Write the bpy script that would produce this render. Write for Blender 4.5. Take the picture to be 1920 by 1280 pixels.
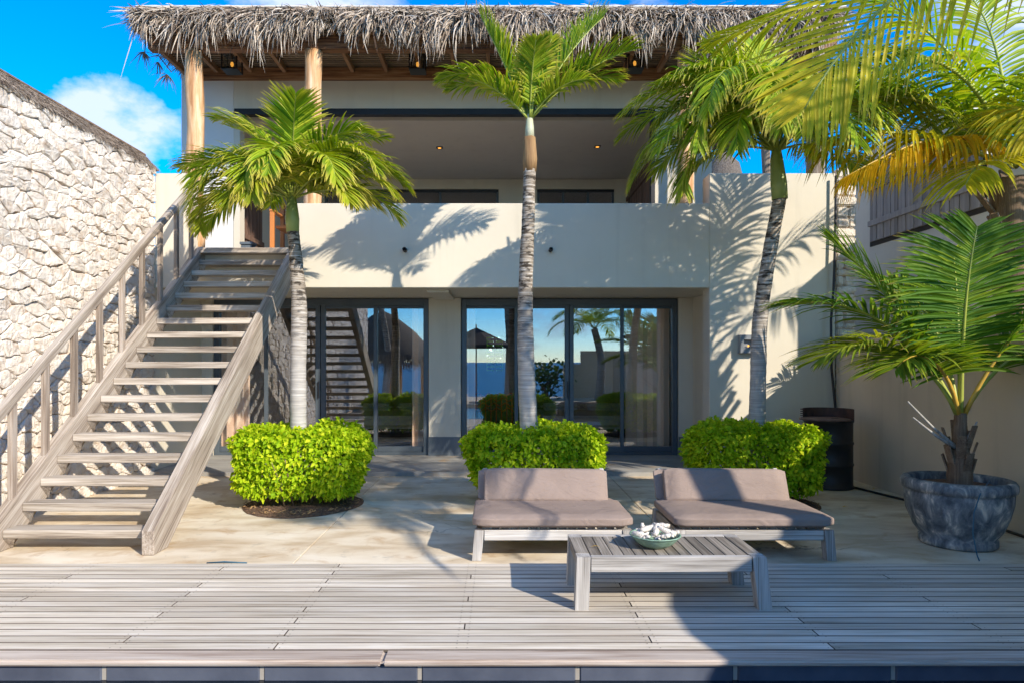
import bpy, bmesh, math, random
import numpy as np
from mathutils import Vector, Matrix, noise
random.seed(7); np.random.seed(7)
R = math.radians
for o in list(bpy.data.objects): bpy.data.objects.remove(o)
SC = bpy.context.scene
COL = SC.collection
# ---------------------------------------------------------------- camera
cam_d = bpy.data.cameras.new('camera'); cam = bpy.data.objects.new('camera', cam_d); COL.objects.link(cam)
cam.location = (0, 0, 1.6); cam.rotation_euler = (R(90), 0, 0)
cam_d.sensor_width = 36; cam_d.lens = 24; cam_d.shift_x = 0.014; cam_d.shift_y = 0.0198
cam_d.clip_start = 0.05; cam_d.clip_end = 6000
SC.camera = cam
SC.render.resolution_x = 1024; SC.render.resolution_y = 682
# ---------------------------------------------------------------- light
SUN = Vector((1.21, -1.33, 1.0)).normalized()            # towards the sun
elev = math.asin(SUN.z); azim = math.atan2(SUN.x, SUN.y)
sd = bpy.data.lights.new('sun', 'SUN'); sun = bpy.data.objects.new('sun', sd); COL.objects.link(sun)
sd.energy = 3.15; sd.angle = R(0.55); sd.color = (1.0, 0.90, 0.76)
sun.rotation_euler = (-SUN).to_track_quat('-Z', 'Y').to_euler(); sun.location = (20, -20, 20)
W = bpy.data.worlds.new('World'); SC.world = W; W.use_nodes = True
nt = W.node_tree; nt.nodes.clear()
def N(nt, typ, **kw):
    n = nt.nodes.new(typ)
    for k, v in kw.items(): setattr(n, k, v)
    return n
out = N(nt, 'ShaderNodeOutputWorld'); bg = N(nt, 'ShaderNodeBackground'); bg.inputs[1].default_value = 0.15
sky = N(nt, 'ShaderNodeTexSky', sky_type='NISHITA'); sky.sun_disc = False
sky.sun_elevation = elev; sky.sun_rotation = azim; sky.air_density = 0.9; sky.dust_density = 0.0; sky.ozone_density = 6.5
tc = N(nt, 'ShaderNodeTexCoord'); mp = N(nt, 'ShaderNodeMapping'); mp.inputs['Scale'].default_value = (1, 1, 1.7)
mp.inputs['Location'].default_value = (9.35, 4.4, 2.12)
nz = N(nt, 'ShaderNodeTexNoise'); nz.inputs['Scale'].default_value = 2.8; nz.inputs['Detail'].default_value = 9; nz.inputs['Roughness'].default_value = 0.58; nz.inputs['Distortion'].default_value = 0.15
rp = N(nt, 'ShaderNodeValToRGB'); rp.color_ramp.elements[0].position = 0.525; rp.color_ramp.elements[1].position = 0.61
rp.color_ramp.elements[1].color = (0.85, 0.85, 0.85, 1)
mx = N(nt, 'ShaderNodeMix', data_type='RGBA'); mx.inputs[7].default_value = (3.0, 3.3, 3.9, 1)
sat = N(nt, 'ShaderNodeHueSaturation'); sat.inputs['Saturation'].default_value = 1.42
nt.links.new(tc.outputs['Generated'], mp.inputs[0]); nt.links.new(mp.outputs[0], nz.inputs[0]); nt.links.new(nz.outputs[0], rp.inputs[0])
nt.links.new(sky.outputs[0], sat.inputs['Color']); nt.links.new(sat.outputs[0], mx.inputs[6])
nt.links.new(rp.outputs[0], mx.inputs[0]); nt.links.new(mx.outputs[2], bg.inputs[0]); nt.links.new(bg.outputs[0], out.inputs[0])
SC.view_settings.view_transform = 'Standard'; SC.view_settings.look = 'None'; SC.view_settings.gamma = 1
SC.view_settings.exposure = 1.08; SC.view_settings.use_curve_mapping = False
SC.render.engine = 'CYCLES'; SC.cycles.max_bounces = 8; SC.cycles.transparent_max_bounces = 12
# ---------------------------------------------------------------- helpers
F = 1280.0
def px(x, y, D): return Vector(((x-933)*D/F, D, 1.6-(y-678)*D/F))
WL = {}
def link(o, parent, loc):
    loc = Vector(loc); COL.objects.link(o); WL[o.name] = loc
    if parent is not None:
        o.parent = parent; o.location = loc-WL[parent.name]
    else: o.location = loc
    return o
def tag(o, label=None, cat=None, group=None, kind=None):
    if label: o['label'] = label
    if cat: o['category'] = cat
    if group: o['group'] = group
    if kind: o['kind'] = kind
    return o
def thing(name, loc, label, cat, group=None):
    o = bpy.data.objects.new(name, None); o.empty_display_size = 0.1
    link(o, None, loc); return tag(o, label, cat, group)
def finish(me, mats, smooth):
    for m in (mats if isinstance(mats, (list, tuple)) else [mats]): me.materials.append(m)
    if smooth: me.polygons.foreach_set('use_smooth', [True]*len(me.polygons))
def pyobj(name, V, Fc, mats, parent=None, loc=(0,0,0), smooth=False, mi=None):
    me = bpy.data.meshes.new(name); me.from_pydata([tuple(v) for v in V], [], Fc); finish(me, mats, smooth)
    if mi is not None: me.polygons.foreach_set('material_index', mi)
    me.update(); o = bpy.data.objects.new(name, me); return link(o, parent, loc)
_bc = {}
def box_mesh(name, s, bev, mats, seg=1):
    key = (name, tuple(round(a, 4) for a in s), bev, id(mats) if not isinstance(mats, (list, tuple)) else tuple(id(m) for m in mats))
    if key in _bc: return _bc[key]
    bm = bmesh.new(); bmesh.ops.create_cube(bm, size=1.0); bmesh.ops.scale(bm, vec=s, verts=bm.verts)
    if bev > 0: bmesh.ops.bevel(bm, geom=bm.edges[:], offset=min(bev, min(s)*0.45), segments=seg, affect='EDGES')
    me = bpy.data.meshes.new(name); bm.to_mesh(me); bm.free(); finish(me, mats, False); _bc[key] = me; return me
def darken_sides(me, idx=1):
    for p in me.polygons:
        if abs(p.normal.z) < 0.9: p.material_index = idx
def box(name, lo, hi, mat, parent=None, bev=0.0, rot=None, seg=1):
    lo = Vector(lo); hi = Vector(hi); s = hi-lo; me = box_mesh(name, s, bev, mat, seg)
    o = bpy.data.objects.new(name, me)
    if rot: o.rotation_euler = rot
    return link(o, parent, (lo+hi)/2)
def beam(name, p0, p1, w, h, mat, parent=None, bev=0.004):
    """box along p0->p1, w horizontal width, h vertical-ish"""
    p0 = Vector(p0); p1 = Vector(p1); d = p1-p0; L = d.length
    me = box_mesh(name, Vector((w, L, h)), bev, mat); o = bpy.data.objects.new(name, me)
    y = d.normalized(); up = Vector((0, 0, 1)) if abs(y.z) < .99 else Vector((0, 1, 0))
    x = y.cross(up).normalized(); z = x.cross(y)
    o.rotation_euler = Matrix((x, y, z)).transposed().to_euler()
    return link(o, parent, (p0+p1)/2)
def tube_geo(pts, rads, n=8, cap=True, rnd=0.0):
    V = []; Fc = []; pts = [Vector(p) for p in pts]; prev = None
    for i, p in enumerate(pts):
        t = (pts[min(i+1, len(pts)-1)]-pts[max(i-1, 0)]).normalized()
        if prev is None: prev = t.orthogonal().normalized()
        a = (prev-t*prev.dot(t)).normalized(); b = t.cross(a); prev = a
        r = rads[i] if hasattr(rads, '__len__') else rads
        for k in range(n):
            q = 2*math.pi*k/n; rr = r*(1+random.uniform(-rnd, rnd)); V.append(p+a*math.cos(q)*rr+b*math.sin(q)*rr)
    for i in range(len(pts)-1):
        for k in range(n): Fc.append((i*n+k, i*n+(k+1) % n, (i+1)*n+(k+1) % n, (i+1)*n+k))
    if cap: Fc.append(tuple(range(n))[::-1]); Fc.append(tuple((len(pts)-1)*n+k for k in range(n)))
    return V, Fc
def tube(name, pts, rads, mat, parent=None, n=8, smooth=True, rnd=0.0):
    base = Vector(pts[0]); V, Fc = tube_geo([Vector(p)-base for p in pts], rads, n, True, rnd)
    return pyobj(name, V, Fc, mat, parent, base, smooth)
def lathe(name, prof, mat, parent=None, loc=(0,0,0), n=32, smooth=True, fn=None):
    V = []; Fc = []
    for i, (r, z) in enumerate(prof):
        for k in range(n):
            a = 2*math.pi*k/n; rr = r if fn is None else fn(r, z, a); V.append((rr*math.cos(a), rr*math.sin(a), z))
    for i in range(len(prof)-1):
        for k in range(n): Fc.append((i*n+k, i*n+(k+1) % n, (i+1)*n+(k+1) % n, (i+1)*n+k))
    return pyobj(name, V, Fc, mat, parent, loc, smooth)
def join_boxes(boxes, bev=0.0):
    V = []; Fc = []
    for lo, hi in boxes:
        b = len(V); x0, y0, z0 = lo; x1, y1, z1 = hi
        V += [(x0,y0,z0),(x1,y0,z0),(x1,y1,z0),(x0,y1,z0),(x0,y0,z1),(x1,y0,z1),(x1,y1,z1),(x0,y1,z1)]
        Fc += [(b,b+3,b+2,b+1),(b+4,b+5,b+6,b+7),(b,b+1,b+5,b+4),(b+1,b+2,b+6,b+5),(b+2,b+3,b+7,b+6),(b+3,b,b+4,b+7)]
    return V, Fc
# ---------------------------------------------------------------- ribbons (thatch strands, leaflets) with attribute
class Ribs:
    def __init__(s): s.V = []; s.F = []; s.C = []
    def ribbon(s, pts, w, nrm, rnd, yel=0.0, prof=None, fold=0.0):
        """pts list of Vector, w width, nrm approximate surface normal"""
        n = len(pts); b = len(s.V); k = 3 if fold else 2
        for i, p in enumerate(pts):
            t = (pts[min(i+1, n-1)]-pts[max(i-1, 0)])
            if t.length < 1e-9: t = Vector((0,0,-1))
            t.normalize(); side = t.cross(nrm)
            if side.length < 1e-6: side = t.orthogonal()
            side.normalize(); up = side.cross(t); f = i/(n-1)
            ww = w*(prof(f) if prof else (1-f**2.2)*0.9+0.1)*0.5
            if fold:
                s.V += [p-side*ww+up*fold*ww, p.copy(), p+side*ww+up*fold*ww]; s.C += [(f, rnd, yel, 1)]*3
            else: s.V += [p-side*ww, p+side*ww]; s.C += [(f, rnd, yel, 1)]*2
        for i in range(n-1):
            for j in range(k-1): s.F.append((b+i*k+j, b+i*k+j+1, b+(i+1)*k+j+1, b+(i+1)*k+j))
    def build(s, name, mat, parent=None, loc=(0,0,0), smooth=False):
        loc = Vector(loc); me = bpy.data.meshes.new(name); me.from_pydata([tuple(v-loc) for v in s.V], [], s.F)
        finish(me, mat, smooth); at = me.color_attributes.new('lf', 'FLOAT_COLOR', 'POINT')
        at.data.foreach_set('color', np.array(s.C, dtype=np.float32).ravel()); me.update()
        return link(bpy.data.objects.new(name, me), parent, loc)
# ---------------------------------------------------------------- materials
def mat_base(name):
    m = bpy.data.materials.new(name); m.use_nodes = True; t = m.node_tree; b = t.nodes['Principled BSDF']; return m, t, b
def ramp(t, src, stops):
    r = N(t, 'ShaderNodeValToRGB'); e = r.color_ramp.elements
    e[0].position = stops[0][0]; e[0].color = (*stops[0][1], 1); e[1].position = stops[-1][0]; e[1].color = (*stops[-1][1], 1)
    for p, c in stops[1:-1]: q = e.new(p); q.color = (*c, 1)
    t.links.new(src, r.inputs[0]); return r.outputs[0]
def mapping(t, scale, world=False, rand=False):
    c = N(t, 'ShaderNodeNewGeometry').outputs['Position'] if world else N(t, 'ShaderNodeTexCoord').outputs['Object']
    m = N(t, 'ShaderNodeMapping'); m.inputs['Scale'].default_value = scale; t.links.new(c, m.inputs[0])
    if rand:
        oi = N(t, 'ShaderNodeObjectInfo'); v = N(t, 'ShaderNodeVectorMath', operation='SCALE'); v.inputs['Scale'].default_value = 37.0
        cm = N(t, 'ShaderNodeCombineXYZ'); t.links.new(oi.outputs['Random'], cm.inputs[0]); t.links.new(oi.outputs['Random'], cm.inputs[1]); t.links.new(oi.outputs['Random'], cm.inputs[2])
        t.links.new(cm.outputs[0], v.inputs[0]); t.links.new(v.outputs[0], m.inputs['Location'])
    return m.outputs[0]
def noise_n(t, vec, scale, detail=5, rough=0.55, dist=0.0):
    n = N(t, 'ShaderNodeTexNoise'); n.inputs['Scale'].default_value = scale; n.inputs['Detail'].default_value = detail
    n.inputs['Roughness'].default_value = rough; n.inputs['Distortion'].default_value = dist; t.links.new(vec, n.inputs['Vector']); return n.outputs[0]
def mixc(t, fac, a, b, mode='MIX'):
    m = N(t, 'ShaderNodeMix', data_type='RGBA', blend_type=mode)
    for i, s in ((0, fac), (6, a), (7, b)):
        if hasattr(s, 'links') or hasattr(s, 'is_linked'): t.links.new(s, m.inputs[i])
        elif i == 0: m.inputs[0].default_value = s
        else: m.inputs[i].default_value = (*s, 1)
    return m.outputs[2]
def bump(t, b, h, strength=0.3, dist=0.01):
    n = N(t, 'ShaderNodeBump'); n.inputs['Strength'].default_value = strength; n.inputs['Distance'].default_value = dist
    t.links.new(h, n.inputs['Height']); t.links.new(n.outputs[0], b.inputs['Normal'])
def randval(t, src, lo, hi):
    oi = N(t, 'ShaderNodeObjectInfo'); mr = N(t, 'ShaderNodeMapRange'); mr.inputs[3].default_value = lo; mr.inputs[4].default_value = hi
    t.links.new(oi.outputs['Random'], mr.inputs[0]); h = N(t, 'ShaderNodeHueSaturation'); t.links.new(mr.outputs[0], h.inputs['Value']); t.links.new(src, h.inputs['Color']); return h.outputs[0]
def simple(name, c1, c2=None, rough=0.6, scale=4, bs=0.2, bd=0.004, bscale=40, metal=0.0, world=True, spec=0.5):
    m, t, b = mat_base(name); v = mapping(t, (1,1,1), world)
    c2 = c2 or tuple(x*0.8 for x in c1)
    t.links.new(ramp(t, noise_n(t, v, scale), [(0.3, c2), (0.7, c1)]), b.inputs['Base Color'])
    b.inputs['Roughness'].default_value = rough; b.inputs['Metallic'].default_value = metal; b.inputs['Specular IOR Level'].default_value = spec
    if bs > 0: bump(t, b, noise_n(t, v, bscale), bs, bd)
    return m
def wood(name, stops, axis=0, rough=0.8, fine=60, var=(0.8, 1.15), bs=0.35, world=False, stain=None):
    m, t, b = mat_base(name); s = [fine*1.4]*3; s[axis] = 1.8
    v = mapping(t, tuple(s), world, rand=not world); s2 = [14]*3; s2[axis] = 1.0; v2 = mapping(t, tuple(s2), world, rand=not world)
    n1 = noise_n(t, v, 1.0, 6, 0.65, 0.3); n2 = noise_n(t, v2, 1.0, 4)
    mixn = N(t, 'ShaderNodeMath', operation='MULTIPLY_ADD'); mixn.inputs[1].default_value = 0.55; t.links.new(n1, mixn.inputs[0])
    mm = N(t, 'ShaderNodeMath', operation='MULTIPLY'); mm.inputs[1].default_value = 0.45; t.links.new(n2, mm.inputs[0]); t.links.new(mm.outputs[0], mixn.inputs[2])
    c = ramp(t, mixn.outputs[0], stops); c = randval(t, c, *var)
    if stain:
        v3 = mapping(t, (1.4,1.4,1.4), True); c = mixc(t, ramp(t, noise_n(t, v3, 1.0, 3), [(0.5,(0,0,0)),(0.75,(0.5,0.5,0.5))]), c, stain)
    t.links.new(c, b.inputs['Base Color']); b.inputs['Roughness'].default_value = rough; b.inputs['Specular IOR Level'].default_value = 0.3
    bump(t, b, mixn.outputs[0], bs, 0.006); return m
GREY = [(0.25,(0.20,0.175,0.15)), (0.45,(0.37,0.335,0.295)), (0.6,(0.52,0.485,0.44)), (0.8,(0.62,0.59,0.545))]
M = {}
M['deck'] = wood('deck_wood', [(0.33,(0.33,0.275,0.21)), (0.44,(0.54,0.48,0.39)), (0.54,(0.66,0.60,0.51)), (0.64,(0.74,0.70,0.63))], 0, fine=34, stain=(0.50,0.42,0.33), var=(0.72,1.1))
M['edge'] = wood('edge_board_wood', [(0.36,(0.27,0.20,0.16)), (0.5,(0.47,0.395,0.335)), (0.64,(0.60,0.54,0.48))], 0, var=(0.95,1.0))
M['stairwood'] = wood('stair_wood', [(0.36,(0.15,0.12,0.095)),(0.46,(0.34,0.285,0.225)),(0.55,(0.51,0.45,0.375)),(0.66,(0.64,0.585,0.51))], 0, var=(0.85,1.1))
M['beamwood'] = wood('stair_beam_wood', [(0.36,(0.16,0.12,0.09)),(0.5,(0.38,0.32,0.26)),(0.64,(0.58,0.52,0.45))], 1, var=(0.9,1.1))
M['postwood'] = wood('baluster_wood', [(0.36,(0.13,0.095,0.07)),(0.5,(0.30,0.24,0.19)),(0.64,(0.46,0.41,0.36))], 2, var=(0.8,1.15))
M['furn'] = wood('teak_grey_x', [(0.36,(0.16,0.145,0.13)),(0.5,(0.38,0.36,0.335)),(0.64,(0.58,0.56,0.535))], 0, fine=90)
M['furny'] = wood('teak_grey_y', [(0.36,(0.09,0.075,0.06)),(0.5,(0.24,0.21,0.175)),(0.64,(0.42,0.38,0.33))], 1, fine=90)
M['furnz'] = wood('teak_grey_z', [(0.36,(0.16,0.145,0.13)),(0.5,(0.38,0.36,0.335)),(0.64,(0.56,0.54,0.515))], 2, fine=90)
M['log'] = wood('peeled_log', [(0.38,(0.36,0.17,0.07)),(0.5,(0.60,0.36,0.18)),(0.62,(0.74,0.56,0.38))], 2, rough=0.6, fine=12, var=(0.9,1.1))
M['brownbeam'] = wood('brown_beam', [(0.38,(0.07,0.025,0.012)),(0.5,(0.26,0.12,0.05)),(0.62,(0.44,0.25,0.13))], 0, rough=0.6, fine=40)
M['rafter'] = wood('rafter_wood', [(0.3,(0.20,0.10,0.05)),(0.55,(0.36,0.20,0.11)),(0.8,(0.46,0.29,0.17))], 1, rough=0.65, fine=40)
M['batten'] = wood('batten_wood', [(0.3,(0.12,0.08,0.05)),(0.55,(0.30,0.22,0.15)),(0.8,(0.44,0.35,0.26))], 0, fine=50, var=(0.6,1.2))
M['shutter'] = wood('shutter_wood', [(0.3,(0.10,0.055,0.035)),(0.55,(0.20,0.12,0.085)),(0.8,(0.30,0.20,0.15))], 2, fine=50)
M['shuttergrey'] = wood('shutter_grey_wood', [(0.3,(0.22,0.20,0.20)),(0.55,(0.36,0.33,0.33)),(0.8,(0.46,0.43,0.43))], 2, fine=50)
M['orangewood'] = wood('oiled_wood', [(0.3,(0.38,0.12,0.03)),(0.6,(0.58,0.24,0.07)),(0.8,(0.66,0.33,0.12))], 2, rough=0.5)
def plaster(name, c, c2, streak=0.12):
    m, t, b = mat_base(name); v = mapping(t, (1,1,1), True); vs = mapping(t, (5,5,0.35), True)
    base = ramp(t, noise_n(t, v, 1.3, 4), [(0.3, c2), (0.7, c)])
    st = ramp(t, noise_n(t, vs, 1.0, 6), [(0.55,(0,0,0)), (0.85,(streak*3,)*3)])
    t.links.new(mixc(t, st, base, tuple(x*0.62 for x in c)), b.inputs['Base Color']); b.inputs['Roughness'].default_value = 0.9; b.inputs['Specular IOR Level'].default_value = 0.25
    add = N(t, 'ShaderNodeMath', operation='ADD'); t.links.new(noise_n(t, v, 90, 3), add.inputs[0]); t.links.new(noise_n(t, v, 7, 3), add.inputs[1])
    bump(t, b, add.outputs[0], 0.12, 0.01); return m
M['plaster'] = plaster('beige_plaster', (0.66,0.605,0.49), (0.615,0.56,0.45))
M['plaster_r'] = plaster('garden_wall_plaster', (0.64,0.53,0.39), (0.58,0.475,0.345), 0.2)
M['plaster_w'] = plaster('white_plaster', (0.74,0.72,0.68), (0.68,0.66,0.62))
M['ceil'] = plaster('ceiling_plaster', (0.62,0.56,0.49), (0.58,0.52,0.46))
M['plinth'] = simple('slate_plinth', (0.13,0.16,0.185), (0.09,0.11,0.13), 0.7)
M['frame'] = simple('anthracite_frame', (0.085,0.105,0.125), (0.07,0.09,0.105), 0.4, bs=0)
M['black'] = simple('black_metal', (0.018,0.017,0.02), (0.01,0.01,0.012), 0.45, bs=0.15)
M['dark'] = simple('dark_interior', (0.05,0.042,0.036), (0.035,0.03,0.026), 0.9, bs=0)
M['roomwall'] = simple('room_wall', (0.22,0.19,0.16), (0.19,0.165,0.14), 0.9, bs=0)
def conc(name, stops, scale=1.0):
    m, t, b = mat_base(name); v = mapping(t, (1,1,1), True); vs = mapping(t, (0.9,2.2,1), True)
    n = noise_n(t, vs, 1.1*scale, 9, 0.6, 0.5); c = ramp(t, n, stops)
    n2 = ramp(t, noise_n(t, v, 2.7, 6, 0.6, 0.8), [(0.56,(0,0,0)), (0.72,(0.75,0.75,0.75))]); c = mixc(t, n2, c, (0.46,0.29,0.14))
    n4 = ramp(t, noise_n(t, v, 5.1, 5, 0.65), [(0.58,(0,0,0)), (0.78,(0.6,0.6,0.6))]); c = mixc(t, n4, c, (0.28,0.25,0.2))
    n3 = ramp(t, noise_n(t, v, 34, 2), [(0.72,(0,0,0)), (0.77,(0.6,0.6,0.6))]); c = mixc(t, n3, c, (0.2,0.15,0.1))
    vor = N(t, 'ShaderNodeTexVoronoi', feature='DISTANCE_TO_EDGE'); vor.inputs['Scale'].default_value = 0.45
    dv = N(t, 'ShaderNodeVectorMath', operation='ADD'); nn = N(t, 'ShaderNodeTexNoise'); nn.inputs['Scale'].default_value = 3.5; nn.inputs['Detail'].default_value = 5
    sc = N(t, 'ShaderNodeVectorMath', operation='SCALE'); sc.inputs['Scale'].default_value = 0.5
    t.links.new(v, nn.inputs[0]); t.links.new(nn.outputs[1], sc.inputs[0]); t.links.new(v, dv.inputs[0]); t.links.new(sc.outputs[0], dv.inputs[1]); t.links.new(dv.outputs[0], vor.inputs[0])
    cr = ramp(t, vor.outputs[0], [(0.0,(0.7,0.7,0.7)), (0.004,(0,0,0))]); mk = ramp(t, noise_n(t, v, 0.55, 2), [(0.54,(0,0,0)), (0.6,(1,1,1))]); cr = mixc(t, 1.0, cr, mk, 'MULTIPLY'); c = mixc(t, cr, c, (0.12,0.1,0.08))
    t.links.new(c, b.inputs['Base Color']); b.inputs['Roughness'].default_value = 0.75; b.inputs['Specular IOR Level'].default_value = 0.3
    bump(t, b, noise_n(t, v, 22, 8, 0.7), 0.18, 0.01); return m
M['patio'] = conc('stained_concrete', [(0.36,(0.52,0.40,0.26)), (0.5,(0.68,0.575,0.42)), (0.64,(0.78,0.70,0.56))])
M['step'] = conc('grey_step_concrete', [(0.3,(0.24,0.23,0.21)), (0.5,(0.32,0.31,0.285)), (0.7,(0.40,0.385,0.35))])
def stone_mat():
    m, t, b = mat_base('coral_stone'); v = mapping(t, (1,1,1), True); vs = mapping(t, (16,16,3.5), True)
    c = ramp(t, noise_n(t, v, 9, 6, 0.6), [(0.30,(0.58,0.45,0.34)), (0.42,(0.72,0.63,0.53)), (0.60,(0.80,0.745,0.67))]); c = randval(t, c, 0.86, 1.08)
    t.links.new(c, b.inputs['Base Color']); b.inputs['Roughness'].default_value = 0.95; b.inputs['Specular IOR Level'].default_value = 0.2
    a = N(t, 'ShaderNodeMath', operation='ADD'); t.links.new(noise_n(t, vs, 1.0, 5, 0.6, 0.4), a.inputs[0]); t.links.new(noise_n(t, v, 26, 7, 0.65), a.inputs[1])
    bump(t, b, a.outputs[0], 0.6, 0.035); return m
M['stone'] = stone_mat()
M['mortar'] = simple('tan_mortar', (0.66,0.50,0.37), (0.50,0.35,0.24), 1.0, scale=7, bs=0.8, bd=0.02, bscale=25)
def thatch_mat(name, a, bb, cc):
    m, t, b = mat_base(name); at = N(t, 'ShaderNodeAttribute', attribute_name='lf'); sp = N(t, 'ShaderNodeSeparateColor'); t.links.new(at.outputs['Color'], sp.inputs[0])
    t.links.new(ramp(t, sp.outputs[1], [(0.0, a), (0.5, bb), (1.0, cc)]), b.inputs['Base Color']); b.inputs['Roughness'].default_value = 0.85; b.inputs['Specular IOR Level'].default_value = 0.25
    return m
M['thatch'] = thatch_mat('dry_thatch', (0.075,0.05,0.035), (0.38,0.30,0.225), (0.63,0.55,0.45))
M['thatchbase'] = simple('thatch_mass', (0.20,0.165,0.13), (0.09,0.07,0.055), 0.95, scale=25, bs=1.0, bd=0.03, bscale=50)
def leaf_mat(name, stops, tip, tipstart=0.8, trans=0.3, yellow=(0.40,0.34,0.03), rough=0.4, transcol=(1.3,1.35,0.5)):
    m, t, b = mat_base(name); at = N(t, 'ShaderNodeAttribute', attribute_name='lf'); sp = N(t, 'ShaderNodeSeparateColor'); t.links.new(at.outputs['Color'], sp.inputs[0])
    c = ramp(t, sp.outputs[1], stops); c = mixc(t, sp.outputs[2], c, yellow)
    c = mixc(t, ramp(t, sp.outputs[0], [(tipstart,(0,0,0)), (1.0,(1,1,1))]), c, tip)
    t.links.new(c, b.inputs['Base Color']); b.inputs['Roughness'].default_value = rough+0.12; b.inputs['Specular IOR Level'].default_value = 0.18
    tr = N(t, 'ShaderNodeBsdfTranslucent'); ct = mixc(t, 1.0, c, transcol, 'MULTIPLY'); t.links.new(ct, tr.inputs[0])
    ms = N(t, 'ShaderNodeMixShader'); ms.inputs[0].default_value = trans; t.links.new(b.outputs[0], ms.inputs[1]); t.links.new(tr.outputs[0], ms.inputs[2])
    t.links.new(ms.outputs[0], t.nodes['Material Output'].inputs[0]); return m
M['palm'] = leaf_mat('palm_leaf', [(0.0,(0.08,0.20,0.010)), (0.42,(0.24,0.37,0.016)), (1.0,(0.54,0.57,0.04))], (0.58,0.46,0.10), 0.62)
M['coco'] = leaf_mat('coconut_leaf', [(0.0,(0.10,0.20,0.008)), (0.5,(0.26,0.37,0.012)), (1.0,(0.52,0.54,0.03))], (0.45,0.30,0.10), 0.86, 0.4, yellow=(0.72,0.42,0.02))
M['potpalm'] = leaf_mat('young_coconut_leaf', [(0.0,(0.05,0.14,0.012)), (0.5,(0.13,0.25,0.018)), (1.0,(0.34,0.42,0.03))], (0.38,0.24,0.06), 0.88, 0.35)
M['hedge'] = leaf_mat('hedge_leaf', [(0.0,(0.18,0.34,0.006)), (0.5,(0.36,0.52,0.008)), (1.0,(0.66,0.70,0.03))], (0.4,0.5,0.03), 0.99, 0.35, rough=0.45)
M['seagrape'] = leaf_mat('sea_grape_leaf', [(0.0,(0.04,0.09,0.02)), (1.0,(0.10,0.16,0.03))], (0.2,0.15,0.05), 0.95, 0.2)
M['rachis'] = simple('green_rachis', (0.40,0.43,0.08), (0.28,0.34,0.05), 0.45, bs=0)
M['rachisorange'] = simple('orange_rachis', (0.55,0.30,0.04), (0.46,0.34,0.05), 0.45, bs=0)
M['shaft'] = simple('green_crownshaft', (0.36,0.42,0.14), (0.25,0.32,0.08), 0.45, scale=6, bs=0.1)
M['palesheath'] = simple('pale_sheath', (0.55,0.54,0.42), (0.42,0.44,0.28), 0.5, scale=6, bs=0.1)
M['drysheath'] = wood('dry_sheath', [(0.3,(0.13,0.07,0.035)),(0.5,(0.34,0.20,0.09)),(0.75,(0.52,0.36,0.18))], 2, fine=60)
M['fiber'] = wood('palm_fibre', [(0.3,(0.07,0.045,0.03)),(0.5,(0.21,0.14,0.09)),(0.75,(0.40,0.31,0.22))], 2, fine=80, bs=0.8)
def trunk_mat(name, lo, mid, hi):
    m, t, b = mat_base(name); v = mapping(t, (2.2,2.2,46), True); vb = mapping(t, (3,3,3), True); vf = mapping(t, (8,8,24), True)
    n = noise_n(t, v, 1.0, 5, 0.6, 0.4); c = ramp(t, n, [(0.32, lo), (0.5, mid), (0.66, hi)])
    blk = ramp(t, noise_n(t, vf, 1.0, 5, 0.6), [(0.50,(0,0,0)), (0.60,(0.9,0.9,0.9))]); c2 = mixc(t, blk, c, tuple(x*0.3 for x in lo))
    z = N(t, 'ShaderNodeSeparateXYZ'); g = N(t, 'ShaderNodeNewGeometry'); t.links.new(g.outputs['Position'], z.inputs[0])
    zz = ramp(t, z.outputs[2], [(0.0,(0.2,0.2,0.2)), (1.0,(1,1,1))])
    mr = N(t, 'ShaderNodeMapRange'); mr.inputs[1].default_value = 1.4; mr.inputs[2].default_value = 2.4; t.links.new(z.outputs[2], mr.inputs[0])
    c3 = mixc(t, 0.55, c, (0.50,0.49,0.47)); c = mixc(t, mr.outputs[0], c3, c2)
    t.links.new(c, b.inputs['Base Color']); b.inputs['Roughness'].default_value = 0.9; b.inputs['Specular IOR Level'].default_value = 0.2
    bump(t, b, n, 0.6, 0.012); return m
M['trunk'] = trunk_mat('ringed_palm_bark', (0.09,0.065,0.045), (0.32,0.27,0.21), (0.58,0.54,0.48))
M['cushion'] = None
def fabric():
    m, t, b = mat_base('taupe_canvas'); v = mapping(t, (1,1,1), True); n = noise_n(t, v, 3, 4)
    c = ramp(t, n, [(0.3,(0.255,0.195,0.165)), (0.7,(0.315,0.245,0.21))]); n2 = noise_n(t, mapping(t, (400,400,400), True), 1.0, 2)
    c = mixc(t, 0.25, c, ramp(t, n2, [(0.3,(0.15,0.12,0.1)), (0.7,(0.45,0.36,0.31))])); t.links.new(c, b.inputs['Base Color'])
    b.inputs['Roughness'].default_value = 0.95; b.inputs['Specular IOR Level'].default_value = 0.15
    a = N(t, 'ShaderNodeMath', operation='MULTIPLY_ADD'); a.inputs[1].default_value = 0.1; t.links.new(n2, a.inputs[0]); t.links.new(noise_n(t, mapping(t, (5,9,9), True), 1.0, 3, 0.5, 1.2), a.inputs[2])
    bump(t, b, a.outputs[0], 0.5, 0.03); return m
M['cushion'] = fabric()
M['soil'] = simple('bark_mulch', (0.24,0.135,0.075), (0.07,0.042,0.028), 1.0, scale=30, bs=1.0, bd=0.03, bscale=45)
M['tile'] = simple('slate_tile', (0.11,0.125,0.165), (0.06,0.07,0.10), 0.22, scale=3, bs=0.1, bd=0.003, bscale=25)
M['grout'] = simple('pale_grout', (0.36,0.33,0.29), None, 0.9)
M['patina'] = simple('verdigris', (0.28,0.44,0.34), (0.17,0.27,0.19), 0.55, scale=22, bs=0.3)
M['coral'] = simple('bleached_coral', (0.80,0.75,0.68), (0.60,0.52,0.45), 0.95, scale=30, bs=0.9, bd=0.01, bscale=90)
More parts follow.
